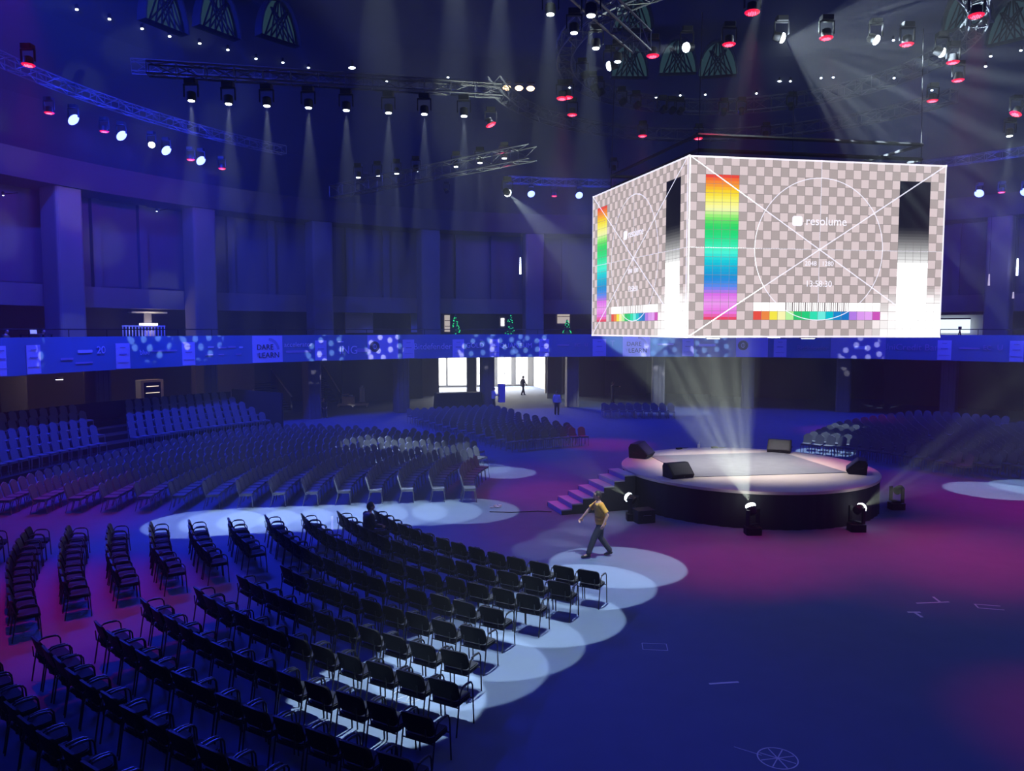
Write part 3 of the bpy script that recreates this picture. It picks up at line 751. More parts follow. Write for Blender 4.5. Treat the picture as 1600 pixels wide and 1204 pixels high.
# ------------------------------------------------------------------ round stage
HS = 1.17; RS = 4.36; ST = Vector((8.30, 27.0, 0))
def on_deck(px, py, lim=3.9):
    p = at_z(px, py, HS); v = p-Vector((ST.x, ST.y, HS)); return p if v.length < lim else Vector((ST.x, ST.y, HS))+v*lim/v.length
st = empty('round_stage', ST, label='large round stage with pale plywood deck and black skirt', cat='stage')
Ms = Matrix.Translation(-S)
MB().lathe([(RS-.02, HS-.1), (RS, HS-.07), (RS, HS-.01), (RS-.01, HS), (.01, HS)], 120, cap=False).build('deck', M_wood, st)
pts = []
sk_ = MB(); NN = 240
vs = []
for k in range(NN):
    a = 2*pi*k/NN; r = RS-.05+.025*sin(k*1.9)+.012*sin(k*.7)
    vs += [(r*cos(a), r*sin(a), 0.0), ((RS-.05)*cos(a), (RS-.05)*sin(a), HS-.08)]
sk_.add(vs, [(2*k, 2*((k+1) % NN), 2*((k+1) % NN)+1, 2*k+1) for k in range(NN)])
sk_.build('skirt', M_blackfab, st, True)
q = [at_z(px, py, HS+.01) for px, py in ((1016, 712), (1080, 745), (1324, 738), (1221, 706))]
MB().prism([(p.x, p.y) for p in q], HS+.001, HS+.018).build('dance_floor', M_mat, None, label='smooth grey four-sided dance mat lying on the round stage', cat='floor mat')

# stairs up to the stage
g0 = at_z(862, 791); g1 = at_z(873, 803)
sd = Vector((1.0, .10, 0)).normalized(); sw = Vector((-.10, 1.0, 0)).normalized()
stair = empty('stage_stairs', (1.60, 24.62, 0), atan2(.30, .95), label='violet-lit steps rising to the round stage', cat='stairs')
rise = HS/7; run = .375
for i in range(7):
    MB().box((run*(i+.5), .62, rise*(i+1)-.02), (run+.02, 1.3, .04)).build('tread', M_step, stair)
    MB().box((run*i+.01, .62, rise*(i+.5)-.02), (.02, 1.3, rise-.02)).build('riser', M_purple, stair)
for y in (-.04, 1.28):
    sp = MB(); pts = [(0, 0)]
    for i in range(7): pts += [(run*i, rise*(i+1)-.045), (run*(i+1), rise*(i+1)-.045)]
    pts += [(run*7, 0)]
    N_ = len(pts); vv = [(p[0], y-.02, p[1]) for p in pts]+[(p[0], y+.02, p[1]) for p in pts]
    sp.add(vv, [tuple(range(N_)), tuple(range(2*N_-1, N_-1, -1))]+[(i, i+N_, (i+1) % N_+N_, (i+1) % N_) for i in range(N_)])
    sp.build('side_panel', M_blackfab, stair)

# wedge monitors on the deck
def wedge(p, rz, label, s=1.0):
    r = empty('monitor_speaker', p, rz, label=label, cat='speaker', group='wedge monitors on the stage')
    prof = [(-.26, 0), (.20, 0), (.27, .10), (-.05, .40), (-.22, .40), (-.28, .30)]
    m = MB(); N_ = len(prof); L = .36
    vv = [(x*s, -L*s, z*s) for x, z in prof]+[(x*s, L*s, z*s) for x, z in prof]
    m.add(vv, [tuple(range(N_)), tuple(range(2*N_-1, N_-1, -1))]+[(i, i+N_, (i+1) % N_+N_, (i+1) % N_) for i in range(N_)])
    m.build('cabinet', M_blackmet, r)
    g = MB(); a = Vector((.262, 0, .115)); b = Vector((-.035, 0, .395)); n_ = Vector((.68, 0, .73))*.012
    g.add([(a+n_+Vector((0, -.32, 0)))*s, (a+n_+Vector((0, .32, 0)))*s, (b+n_+Vector((0, .32, 0)))*s, (b+n_+Vector((0, -.32, 0)))*s], [(0, 1, 2, 3)])
    g.build('grille', mat('speaker_grille', (.05, .05, .055), .5, .3, noise=(60, .4)), r)
    for y in (-1, 1): MB().tube([(.0*s, y*.365*s, .15*s), (-.06*s, y*.39*s, .16*s), (-.14*s, y*.39*s, .18*s), (-.18*s, y*.365*s, .2*s)], .012, 5).build('handle', M_blackmet, r)
    MB().lathe([(.02, 0), (.012, .012)], 8, Matrix.Translation((.235*s, .05, .06*s)) @ Matrix.Rotation(pi/2, 4, 'Y')).build('badge', M_silver, r)
p = on_deck(988, 712); wedge(p, ang(p)+pi, 'black wedge monitor at the stair corner of the stage', 1.35)
p = on_deck(1060, 745); wedge(p, radians(-68), 'black wedge monitor on the near rim of the stage', 1.15)
p = on_deck(1222, 704); wedge(p, ang(p)+pi+.2, 'black wedge monitor on the far rim of the stage', 1.2)
p = on_deck(1338, 738); wedge(p, ang(p)+pi, 'black wedge monitor on the stage rim away from the stairs', 1.2)
for i, (px, py) in enumerate([(1084, 697), (1110, 696), (1052, 699)]):
    p = on_deck(px, py, 4.2); r = empty('microphone_receiver', p, .3*i, label=['small pale device standing on the far stage rim', 'flat cable box on the far stage rim', 'dark cable box on the far stage rim nearest the stairs'][i], cat='device')
    if i == 0: MB().rbox((0, 0, .08), (.10, .08, .16), .02).build('body', M_white, r); MB().tube([(0, 0, .15), (.03, 0, .26)], .01, 5).build('antenna', M_white, r)
    else: MB().rbox((0, 0, .03), (.26, .14, .06), .02).build('body', M_blackmet, r); MB().tube([(.12, 0, .02), (.25, .05, .015), (.4, -.03, .015), (.55, .02, .015)], .012, 5).build('cable', M_blackmet, r)

# floor moving heads round the stage
def floor_head(p, aim, e, an, label, on=True, zl=.62, col=(.82, .95, .80), gb_=(8.5, .31, .9, .16)):
    r = empty('moving_head', p, label=label, cat='moving head light', group='moving heads on the floor round the stage')
    MB().rbox((0, 0, .11), (.46, .38, .22), .05).lathe([(.15, .22), (.13, .27)], 14).build('base', M_blackmet, r)
    a = atan2(aim[1]-p[1], aim[0]-p[0])
    Ry = Matrix.Rotation(a, 4, 'Z')
    MB().box((0, .22, .5), (.12, .05, .48), Ry).box((0, -.22, .5), (.12, .05, .48), Ry).box((0, 0, .28), (.14, .48, .05), Ry).build('yoke', M_blackmet, r)
    d = (Vector(aim)-(Vector(p)+Vector((0, 0, zl)))).normalized(); T = Matrix.Translation((0, 0, zl)) @ face_to(d) @ Matrix.Translation((0, 0, -.2))
    h = link('head', _b, r, T); link('lens', LENS['W' if on else 'off'], h)
    if on:
        lp = Vector(p)+Vector((0, 0, zl))+d*.36
        spot(lp, aim, col, e, an, .3, .02, r, gobo=gb_)
    return r
P1 = at_z(1176, 834); floor_head(P1, P1+Vector((-1.1, 1.7, 4.6)), 90000, 50, 'black moving head at the near foot of the stage, fanning rays upward', gb_=(9, .32, .9, .30))
P2 = at_z(990, 812); floor_head(P2, P2+Vector((-4, 3.3, 2.9)), 11000, 30, 'black moving head at the stair side of the stage')
P3 = at_z(1338, 829); floor_head(P3, P3+Vector((5, 3.0, 2.1)), 16000, 30, 'black moving head at the foot of the stage away from the stairs')
P4 = at_z(1391, 795)+Vector((.2, 0, 0)); floor_head(P4, (P4.x+3, P4.y+1.5, 1.6), 0, 20, 'unlit moving head standing beyond the stage skirt', on=False)
am = empty('floor_amplifier', at_z(1012, 818), .3, label='low black amplifier case by the stage skirt', cat='case')
MB().rbox((0, .3, .2), (.6, .5, .4), .03).build('case_body', M_blackfab, am)
for y in (.04,): MB().tube([(-.12, y, .24), (-.12, y-.03, .26), (.12, y-.03, .26), (.12, y, .24)], .012, 5).build('handle', M_silver, am)

# ------------------------------------------------------------------ chairs
CC = Vector((7.73, 27.98, 0))          # the seating arcs are struck from here
def cpol(R, a): return Vector((CC.x+R*cos(a), CC.y+R*sin(a), 0))
def armchair():
    """black conference armchair, facing +X, origin on the floor"""
    d = {}
    # padded back shell, slightly curved
    m = MB(); n = 8; vs = []
    prof = []
    W, H, r = .25, .155, .075
    for cx, cz, a0 in ((W-r, H-r, 0), (-W+r, H-r, 90), (-W+r, -H+r, 180), (W-r, -H+r, 270)):
        for i in range(5):
            a = radians(a0+90*i/4); prof.append((cx+r*cos(a), cz+r*sin(a)))
    N = len(prof)
    def P(y, z, t): return (-.235-.05*(z/.165)-.10*(y/.235)**2*-.35-t, y, .665+z)
    for t in (-.02, .02):
        for y, z in prof: vs.append(P(y, z, t))
    for t in (-.03, .03): vs.append(P(0, 0, t))
    fs = [(i, (i+1) % N, N+(i+1) % N, N+i) for i in range(N)]+[(2*N, (i+1) % N, i) for i in range(N)]+[(2*N+1, N+i, N+(i+1) % N) for i in range(N)]
    m.add(vs, fs); d['backrest'] = m.data('backrest', M_chairback, True)
    m = MB().rbox((.01, 0, .445), (.44, .46, .055), .07).rbox((.01, 0, .475), (.40, .42, .02), .07); d['seat'] = m.data('seat', mat('black_seat_fabric', (.012, .012, .015), .75, noise=(40, .2), spec=.15), True)
    for s in (-1, 1):
        y = s*.262
        m = MB().tube([(.22, y, .0), (.20, y, .42), (.185, y, .62), (.15, y, .675), (.09, y, .69)], .0125, 6); d['front_leg', s] = m.data('leg', M_chairframe, True)
        m = MB().tube([(-.27, y, .0), (-.20, y, .42), (-.16, y, .60), (-.13, y, .665), (-.08, y, .69)], .0125, 6); d['rear_leg', s] = m.data('leg', M_chairframe, True)
        m = MB().tube([(.12, y, .69), (.0, y, .70), (-.10, y, .69)], [.017, .02, .017], 6); d['armrest', s] = m.data('armrest', M_chairframe, True)
    m = MB()
    for x in (.19, -.19): m.tube([(x, -.262, .412), (x, .262, .412)], .011, 5)
    for y in (-.16, .16): m.tube([(-.18, y, .41), (-.25, y, .46), (-.262, y, .64)], .011, 5)
    d['seat_frame'] = m.data('seat_frame', M_chairframe, True)
    return d
def banquet(simple=False):
    d = {}
    m = MB(); prof = []
    Wd = .205
    top = [(Wd, .0), (Wd, .33)]+[(Wd*cos(t), .33+.10*sin(t)**1.3) for t in [radians(x) for x in (25, 50, 75)]]+[(0, .445)]
    prof = top+[(-y, z) for y, z in reversed(top[:-1])]
    N = len(prof)
    def P(y, z, t): return (-.20-.12*z/.44-t, y, .50+z)
    vs = [P(y*.95, z, -.028) for y, z in prof]+[P(y, z, .0) for y, z in prof]+[P(y*.95, z, .022) for y, z in prof]
    fs = [tuple(range(N-1, -1, -1)), tuple(range(2*N, 3*N))]+[(i+k*N, (i+1) % N+k*N, N+(i+1) % N+k*N, N+i+k*N) for k in (0, 1) for i in range(N)]
    m.add(vs, fs); d['backrest'] = m.data('backrest', M_padgrey, True)
    if not simple: d['back_frame'] = MB().tube([P(y*1.02, z+.004, 0) for y, z in prof], .013, 5).data('back_frame', M_silver, True)
    m = MB().rbox((.02, 0, .46), (.42, .42, .07), .06); d['seat'] = m.data('seat', M_padgrey, True)
    fr = MB()
    legs = []
    for s in (-1, 1):
        y = s*.20
        a = [(.25, y, .0), (.215, y, .38), (.19, y, .42)]; b = [(-.27, y, .0), (-.19, y, .30), (-.175, y, .44), (-.205, y, .52)]
        if simple: fr.tube(a, .014, 4).tube(b, .014, 4)
        else: d['leg', s, 1] = MB().tube(a, .0125, 6).data('leg', M_silver, True); d['leg', s, 2] = MB().tube(b, .0125, 6).data('leg', M_silver, True)
        fr.tube([(.2, y, .415), (-.18, y, .415)], .012, 4)
    for x in (.2, -.18): fr.tube([(x, -.2, .415), (x, .2, .415)], .012, 4)
    d['seat_frame'] = fr.data('seat_frame', M_silver, True)
    return d
def make_chair(name, d, loc, rz, **kw):
    r = empty(name, loc, rz, **kw)
    for k, me in d.items(): link(k if isinstance(k, str) else ('armrest' if k[0] == 'armrest' else 'leg'), me, r)
    return r
# --- black armchairs in the lower block
LOWER = []
SPC = .60
R0 = 12.95
def edge_angle(key, R):
    """aisle edges as angles about CC"""
    if key == 'aisle': return radians(207.3-(R-R0)*.62)     # lit aisle
    if key == 'gapA': return radians(213.5+(R-17)*.75)      # upper edge of the cross gap
    if key == 'gapB': return radians(222.4+(R-17)*.30)
    if key == 'east': return radians(241.5)
EASTA = [242.6, 241.4, 240.7, 239.7, 240.4, 241.3, 242.6, 243.3, 244.2, 244.8, 245.4]
proto_arm = armchair(); first_arm = None
cnt = 0
for k in range(0, 18):
    R = R0+.98*k
    blocks = []
    ea = radians(EASTA[min(k, 10)])
    if k < 4: blocks = [('aisle', edge_angle('aisle', R), ea)]
    else: blocks = [('aisle', edge_angle('aisle', R), edge_angle('gapA', R)), ('gap', edge_angle('gapB', R), ea)]
    for key, a, b in blocks:
        da = SPC/R; n = int((b-a)/da+.5)+1
        for i in range(n):
            # keep both ends where the photograph has them: the row starts at its east end
            t = b-da*i if key == 'gap' or k < 4 else a+da*i
            p = cpol(R, t)
            if not in_frame((p.x, p.y, .5), 50): continue
            rz = atan2(CC.y-p.y, CC.x-p.x)+random.uniform(-.035, .035)
            if key == 'gap' or k < 4: lab = f'black armchair, {ordn(i)} from the open-floor end of the {ordn(k)} row'
            else: lab = f'black armchair, {ordn(i)} from the lit aisle in the {ordn(k)} row beyond the cross gap'
            grp = 'black armchairs in the block facing the stage'
            kw = dict(label=lab, cat='chair', group=grp)
            pj = Vector((p.x+random.uniform(-.02, .02), p.y+random.uniform(-.02, .02), 0))
            if first_arm is None: first_arm = c = make_chair('conference_chair', proto_arm, pj, rz, **kw)
            else:
                c = copy_tree(first_arm, pj, rz); tag(c, **kw)
            LOWER.append((k, i, key, p))
# --- banquet chairs: everything else
BQ = []      # (position, rotation, label, group)
UR0 = 9.35
for k in range(0, 15):
    R = UR0+1.08*k
    a0 = radians(187.6+.0*k) if k else radians(188.6)
    a1 = radians([160, 150, 142, 138, 136, 136, 137, 138, 139, 140, 141, 142, 143, 144, 145, 146, 147][k])
    da = .52/R; n = int((a0-a1)/da)
    for i in range(n+1):
        p = cpol(R, a0-da*i)
        BQ.append((p, atan2(CC.y-p.y, CC.x-p.x)+random.uniform(-.03, .03), f'grey banquet chair, {ordn(i)} from the lit aisle in the {ordn(k)} row from the stage', 'grey banquet chairs between aisle and bleachers'))
# block behind the stage towards the open doorway
for k in range(0, 14):
    R = 12.4+1.0*k; a0 = radians(128.5-.35*k); a1 = radians(108.5+.15*k)
    da = .53/R; n = int((a0-a1)/da)
    for i in range(n+1):
        p = cpol(R, a0-da*i)
        BQ.append((p, atan2(CC.y-p.y, CC.x-p.x), f'dark banquet chair, {ordn(i)} along the {ordn(k)} row before the open doorway', 'dark banquet chairs before the doorway'))
for k in range(0, 2):
    R = 24+1.0*k
    for i in range(9):
        p = cpol(R, radians(93-1.3*i)); BQ.append((p, atan2(CC.y-p.y, CC.x-p.x), f'dark banquet chair, {ordn(i)} in the {ordn(k)} short row far behind the stage', 'short rows behind the stage'))
# east block
for k in range(0, 16):
    R = 11.2+1.05*k; a0 = radians(54-.6*max(0, k-6)); a1 = radians(11 if k < 3 else 14)
    da = .53/R; n = int((a0-a1)/da)
    for i in range(n+1):
        t = a0-da*i
        p = cpol(R, t)
        if 36 < degrees(t) < 37.6 or p.y < 30.6: continue
        BQ.append((p, atan2(CC.y-p.y, CC.x-p.x)+random.uniform(-.04, .04), f'banquet chair of the east block, {ordn(i)} from its pale lit end in the {ordn(k)} row', 'banquet chairs of the east block'))
# bleachers
TIERS = [(28.7, .25), (29.7, .5), (30.7, .75), (31.7, 1.0), (32.7, 1.25)]
BA0, BA1 = radians(141.5), radians(186)
def notch(k, a): return radians(159.5-1.4*k) < a < radians(162.5-1.0*k)
rs_ = empty('seating_riser', pol(28.2, radians(160)), label='dark stepped seating riser along the wall side of the hall', cat='bleacher'); Mr = Matrix.Translation(-Vector(rs_.location))
for k, (R, z) in enumerate(TIERS): link('tier', MB().arc(R-.5, R+.5, 0, z, BA0, BA1).data('tier', M_blackfab), rs_, Mr)
link('end_panel', MB().box((0, 0, 1.15), (5.2, .12, 2.3), Matrix.Translation(pol(30.7, BA0-.006)) @ Matrix.Rotation(BA0, 4, 'Z')).data('end_panel', M_blackfab), rs_, Mr)
link('back_panel', MB().arc(33.22, 33.3, 0, 2.15, BA0, BA1).data('back_panel', M_blackfab), rs_, Mr)
for k, (R, z) in enumerate(TIERS):
    da = .55/R; i = 0; a = BA0+.02
    while a < BA1:
        if not notch(k, a) and a < radians(180):
            p = pol(R+.05, a, z); BQ.append((p, atan2(S.y-p.y, S.x-p.x), f'dark banquet chair on the {ordn(k)} riser tier, {ordn(i)} from the end panel', 'banquet chairs on the riser'))
            i += 1
        a += da
BQ = [b for b in BQ if in_frame((b[0].x, b[0].y, b[0].z+.5), 25)]
def hidden(p):   # swallowed by the stage
    return hypot(p.x-S.x, p.y-S.y) < RS+.4
BQ = [b for b in BQ if not hidden(b[0])]
BQ.sort(key=lambda b: (b[0]-EYE).length)
full = banquet(); simp = banquet(True); fF = fS = None
for j, (p, rz, lab, grp) in enumerate(BQ[:300]):
    near = j < 150
    if near and fF is None: fF = c = make_chair('banquet_chair', full, p, rz)
    elif not near and fS is None: fS = c = make_chair('banquet_chair', simp, p, rz)
    else: c = copy_tree(fF if near else fS, p, rz)
    tag(c, lab, 'chair', grp)
rest = {'pad': MB(), 'frame': MB()}
def low(buf_p, buf_f, M):
    prof = [(.2, 0), (.2, .34), (.1, .42), (0, .445), (-.1, .42), (-.2, .34), (-.2, 0)]; N = len(prof)
    vs = [(-.20-.12*z/.44+t, y, .50+z) for t in (.03, -.02) for y, z in prof]
    buf_p.add(vs, [tuple(range(N)), tuple(range(2*N-1, N-1, -1))]+[(i, i+N, (i+1) % N+N, (i+1) % N) for i in range(N)], M)
    buf_p.box((.02, 0, .46), (.42, .42, .07), M)
    for s in (-1, 1):
        buf_f.box((.23, s*.2, .21), (.025, .025, .42), M).box((-.23, s*.2, .21), (.025, .025, .42), M)
for p, rz, lab, grp in BQ[300:]:
    low(rest['pad'], rest['frame'], Matrix.Translation(p) @ Matrix.Rotation(rz, 4, 'Z'))
rc = empty('banquet_seating', (0, 0, 0), label='remaining rows of dark banquet chairs filling the far side of the hall', cat='chair', kind='stuff')
rc.location = pol(20, radians(60)); Mq = Matrix.Translation(-Vector(rc.location))
link('chair_pads', rest['pad'].data('chair_pads', M_padgrey), rc, Mq, kind='stuff'); link('chair_frames', rest['frame'].data('chair_frames', M_silver), rc, Mq, kind='stuff')
print('armchairs', len(LOWER), 'banquet', len(BQ))

# ------------------------------------------------------------------ people
def limb(mb, pts, n=12):
    """tapering limb through (x, y, z, r) joints with rounded joints"""
    mb.tube([p[:3] for p in pts], [p[3] for p in pts], n)
    for p in pts: mb.ball(p[:3], p[3], n, 8)
def torso(mb, rings, n=24):
    """stack of oval rings (centre, half depth, half width), capped"""
    vs = []
    for c, rx, ry in rings:
        for k in range(n):
            t = 2*pi*k/n; cx_, sy_ = cos(t), sin(t)
            vs.append((c[0]+rx*abs(cx_)**.85*(1 if cx_ > 0 else -1), c[1]+ry*abs(sy_)**.85*(1 if sy_ > 0 else -1), c[2]))
    m_ = len(rings)
    mb.add(vs, [(i*n+k, i*n+(k+1) % n, (i+1)*n+(k+1) % n, (i+1)*n+k) for i in range(m_-1) for k in range(n)]+[tuple(range(n-1, -1, -1)), tuple((m_-1)*n+k for k in range(n))])
def raw(mb):
    me = bpy.data.meshes.new('raw'); me.from_pydata(mb.v, [], mb.f); return me
def merge_remesh(name, meshes, m, vox):
    bm = bmesh.new()
    for me in meshes: bm.from_mesh(me)
    me = bpy.data.meshes.new(name); bm.to_mesh(me); bm.free()
    o = bpy.data.objects.new(name, me); C.objects.link(o)
    r = o.modifiers.new('r', 'REMESH'); r.mode = 'VOXEL'; r.voxel_size = vox; r.use_smooth_shade = True
    s_ = o.modifiers.new('s', 'SMOOTH'); s_.iterations = 2
    dg = bpy.context.evaluated_depsgraph_get(); dg.update()
    out = bpy.data.meshes.new_from_object(o.evaluated_get(dg)); bpy.data.objects.remove(o)
    out.materials.clear(); out.materials.append(m); out.name = name
    out.polygons.foreach_set('use_smooth', [True]*len(out.polygons)); return out
def V3(*a): return Vector(a)
POSES = {
 # facing +X, +Y is the person's own left; joints in metres for a height of 1.75
 'stride': dict(hip=(0, 0, .93), chest=(.03, 0, 1.28), neck=(.05, 0, 1.47), head=(.09, 0, 1.62), lk=(.20, .09, .52), la=(.34, .09, .12), lf=(.50, .10, .05), rk=(-.02, -.09, .50), ra=(-.28, -.09, .14), rf=(-.15, -.10, .04),
                le=(-.12, .25, 1.16), lh=(-.02, .28, .95), re=(.26, -.26, 1.20), rh=(.42, -.28, 1.0)),
 'walk': dict(hip=(0, 0, .94), chest=(.01, 0, 1.28), neck=(.02, 0, 1.47), head=(.05, 0, 1.62), lk=(.12, .09, .52), la=(.20, .09, .09), lf=(.35, .10, .03), rk=(-.02, -.09, .50), ra=(-.20, -.09, .11), rf=(-.06, -.10, .03),
                le=(-.10, .24, 1.14), lh=(-.05, .25, .90), re=(.10, -.24, 1.14), rh=(.24, -.22, .95)),
 'stand': dict(hip=(0, 0, .94), chest=(.0, 0, 1.28), neck=(.0, 0, 1.47), head=(.03, 0, 1.62), lk=(.03, .10, .50), la=(.0, .11, .09), lf=(.15, .13, .03), rk=(.03, -.10, .50), ra=(-.01, -.11, .09), rf=(.14, -.13, .03),
                le=(-.02, .26, 1.12), lh=(.06, .27, .88), re=(-.02, -.26, 1.12), rh=(.06, -.27, .88)),
 'carry': dict(hip=(0, 0, .93), chest=(-.02, 0, 1.28), neck=(.0, 0, 1.47), head=(.03, 0, 1.62), lk=(.12, .09, .52), la=(.14, .09, .09), lf=(.29, .10, .03), rk=(-.02, -.09, .50), ra=(-.16, -.09, .10), rf=(-.02, -.10, .03),
                le=(.06, .26, 1.14), lh=(.30, .16, 1.16), re=(.06, -.26, 1.14), rh=(.30, -.16, 1.16)),
 'point': dict(hip=(0, 0, .94), chest=(.0, 0, 1.28), neck=(.0, 0, 1.47), head=(.03, 0, 1.62), lk=(.06, .10, .50), la=(.08, .11, .09), lf=(.22, .13, .03), rk=(-.02, -.10, .50), ra=(-.12, -.11, .09), rf=(.02, -.13, .03),
                le=(-.02, .26, 1.12), lh=(.08, .25, .90), re=(.24, -.20, 1.36), rh=(.50, -.16, 1.38)),
 'sit': dict(hip=(0, 0, .56), chest=(-.02, 0, .90), neck=(.03, 0, 1.09), head=(.08, 0, 1.24), lk=(.44, .10, .52), la=(.42, .10, .09), lf=(.57, .11, .03), rk=(.44, -.10, .52), ra=(.42, -.10, .09), rf=(.57, -.11, .03),
                le=(.06, .25, .78), lh=(.32, .14, .70), re=(.06, -.25, .78), rh=(.32, -.14, .70)),
}
def hand_chains(wr, d, palm_n, side):
    """palm and five bent fingers; d = direction the hand points, palm_n = the way the palm faces"""
    d = Vector(d).normalized(); n = Vector(palm_n).normalized(); x = d.cross(n).normalized()*side
    ch = []; w0 = Vector(wr)
    c = w0+d*.055
    ch.append([(*w0, .026), (*c, .030)])
    for i, (off, L) in enumerate(((.030, .070), (.010, .080), (-.010, .074), (-.030, .058))):
        k = w0+d*.095+x*off
        ch.append([(*c, .030), (*k, .0115), (*(k+d*L*.45+n*L*.12), .0098), (*(k+d*L*.75+n*L*.42), .0088), (*(k+d*L*.85+n*L*.66), .0075)])
    t = w0+d*.035+x*.036
    ch.append([(*c, .030), (*t, .014), (*(t+d*.03+x*.022+n*.014), .012), (*(t+d*.058+x*.024+n*.026), .0095)])
    return ch
def head_mesh(c, yaw=0):
    """skull with brow, nose, lips, chin and ears; centre c, facing +X"""
    bm = bmesh.new(); bmesh.ops.create_uvsphere(bm, u_segments=28, v_segments=20, radius=1)
    for v in bm.verts:
        x, y, z = v.co
        X = x*.098; Y = y*.076; Z = z*.118
        if z < -.1: f = 1-.30*(-z-.1); Y *= f; X = X*(1-.12*(-z)) + .012*(-z)
        if x > .55:
            g = (x-.55)/.45
            X += .004*g
            X += .024*math.exp(-((y/.16)**2))*math.exp(-(((z+.12)/.20)**2))            # nose
            X += .007*math.exp(-((y/.28)**2))*math.exp(-(((z+.50)/.09)**2))            # lips
            X += .010*math.exp(-((y/.30)**2))*math.exp(-(((z+.85)/.16)**2))            # chin
            X -= .011*math.exp(-(((abs(y)-.42)/.16)**2))*math.exp(-(((z-.08)/.13)**2)) # eye sockets
            X += .005*math.exp(-(((z-.28)/.10)**2))
        if x < -.2: X *= 1.06
        v.co = (X, Y, Z)
    M = Matrix.Translation(c) @ Matrix.Rotation(yaw, 4, 'Z')
    for s_ in (-1, 1):
        r = bmesh.ops.create_uvsphere(bm, u_segments=10, v_segments=8, radius=1, matrix=Matrix.Translation((-.005, s_*.078, -.005)) @ Matrix.Rotation(s_*.35, 4, 'Z') @ Matrix.Diagonal((.020, .009, .032, 1)))
    bm.transform(M); me = bpy.data.meshes.new('head'); bm.to_mesh(me); bm.free(); return me
def person(loc, rz, pose, h, label, shirt, trousers, hair=M_hair, vox=.012, sleeves=True, yaw=0, shoes=M_dark):
    P = {k: Vector(v) for k, v in POSES[pose].items()}
    r = empty('person', loc, rz, label=label, cat='person'); r.scale = (h/1.75,)*3
    def J(k, rad): return (*P[k], rad)
    hip = P['hip']; wa = hip.lerp(P['chest'], .45)
    sh = {s_: P['neck']+Vector((-.02, s_*.17, -.07)) for s_ in (1, -1)}
    hp = {s_: hip+Vector((0, s_*.085, -.05)) for s_ in (1, -1)}
    K = {1: ('lk', 'la', 'lf', 'le', 'lh'), -1: ('rk', 'ra', 'rf', 're', 'rh')}
    def mid(a, b, t, rad): v = Vector(a).lerp(Vector(b), t); return (*v, rad)
    up = (P['neck']-hip)
    def along(t, dz=0): v = hip+up*t; return Vector((v.x, v.y, v.z+dz))
    def trunk(mb, g, lo=-.10, hi=.96):
        rings = [(-.16, .085, .13), (-.10, .11, .165), (0, .118, .172), (.18, .112, .158), (.36, .104, .146), (.55, .116, .165), (.74, .122, .188), (.88, .105, .185), (.96, .075, .12), (1.02, .055, .065)]
        torso(mb, [(along(t), rx+g, ry+g) for t, rx, ry in rings if lo <= t <= hi])
    bd_ = MB(); trunk(bd_, 0, -.2, 1.1)
    limb(bd_, [(*(P['neck']+Vector((0, 0, -.05))), .058), mid(P['neck'], P['head'], .55, .054)])
    for s_ in (1, -1):
        k, a, f, e, hd = K[s_]
        limb(bd_, [(*sh[s_], .062), mid(sh[s_], P[e], .5, .050), J(e, .041), mid(P[e], P[hd], .35, .040), J(hd, .027)])
        limb(bd_, [(*hp[s_], .088), mid(hp[s_], P[k], .45, .075), J(k, .056), mid(P[k], P[a], .35, .055), J(a, .036), mid(P[a], P[f], .6, .03)])
        dd = (P[hd]-P[e]).normalized()
        for ch in hand_chains(P[hd], dd, Vector((0, -s_, 0)), s_): limb(bd_, ch, 8)
    b = merge_remesh('body', [raw(bd_), head_mesh(P['head'], yaw)], M_skin, vox*.8)
    link('body', b, r)
    tm = MB(); trunk(tm, .020, -.12, .97)
    for i_ in range(3): torso(tm, [(along(.04+.16*i_), .140-.003*i_, .192-.008*i_), (along(.09+.16*i_), .143-.003*i_, .196-.008*i_), (along(.13+.16*i_), .134, .186-.008*i_)])
    for s_ in (1, -1):
        e, hd = K[s_][3:]
        if sleeves: limb(tm, [(*sh[s_], .082), mid(sh[s_], P[e], .5, .070), J(e, .060), mid(P[e], P[hd], .5, .054), mid(P[e], P[hd], .9, .046)])
        else: limb(tm, [(*sh[s_], .084), mid(sh[s_], P[e], .45, .080)]); tm.tube([mid(sh[s_], P[e], .3, 0)[:3], mid(sh[s_], P[e], .78, 0)[:3]], [.074, .083], 12)
    t = merge_remesh('shirt', [raw(tm)], shirt, vox)
    link('shirt', t, r)
    lg_ = MB(); trunk(lg_, .012, -.2, .06)
    for s_ in (1, -1):
        k, a, f = K[s_][:3]
        limb(lg_, [(*hp[s_], .108), mid(hp[s_], P[k], .45, .098), J(k, .080), mid(P[k], P[a], .4, .078), mid(P[k], P[a], .93, .070)])
    link('trousers', merge_remesh('trousers', [raw(lg_)], trousers, vox), r)
    for s_ in (1, -1):
        a, f = K[s_][1:3]; dv = P[f]-P[a]
        sm = MB(); d2 = Vector((dv.x, dv.y, dv.z+.04)).normalized(); heel = P[a]+Vector((-.04*d2.x, -.04*d2.y, -.045))
        toe = Vector(P[f])+Vector((.03, 0, -.005)); toe.z = max(toe.z, .028); heel.z = max(heel.z, .034)
        sm.tube([heel-(toe-heel)*.12, heel, heel.lerp(toe, .4), heel.lerp(toe, .8), toe], [.022, .042, .042, .038, .020], 8)
        link('shoe', sm.data('shoe', shoes, True), r)
    # hair cap
    bm = bmesh.new(); bmesh.ops.create_uvsphere(bm, u_segments=20, v_segments=14, radius=1)
    for v in bm.verts:
        x, y, z = v.co; q = 1+.03*sin(9*x+5*y)*cos(7*z)
        v.co = (x*.108*q-.008, y*.087*q, z*.126*q+.008)
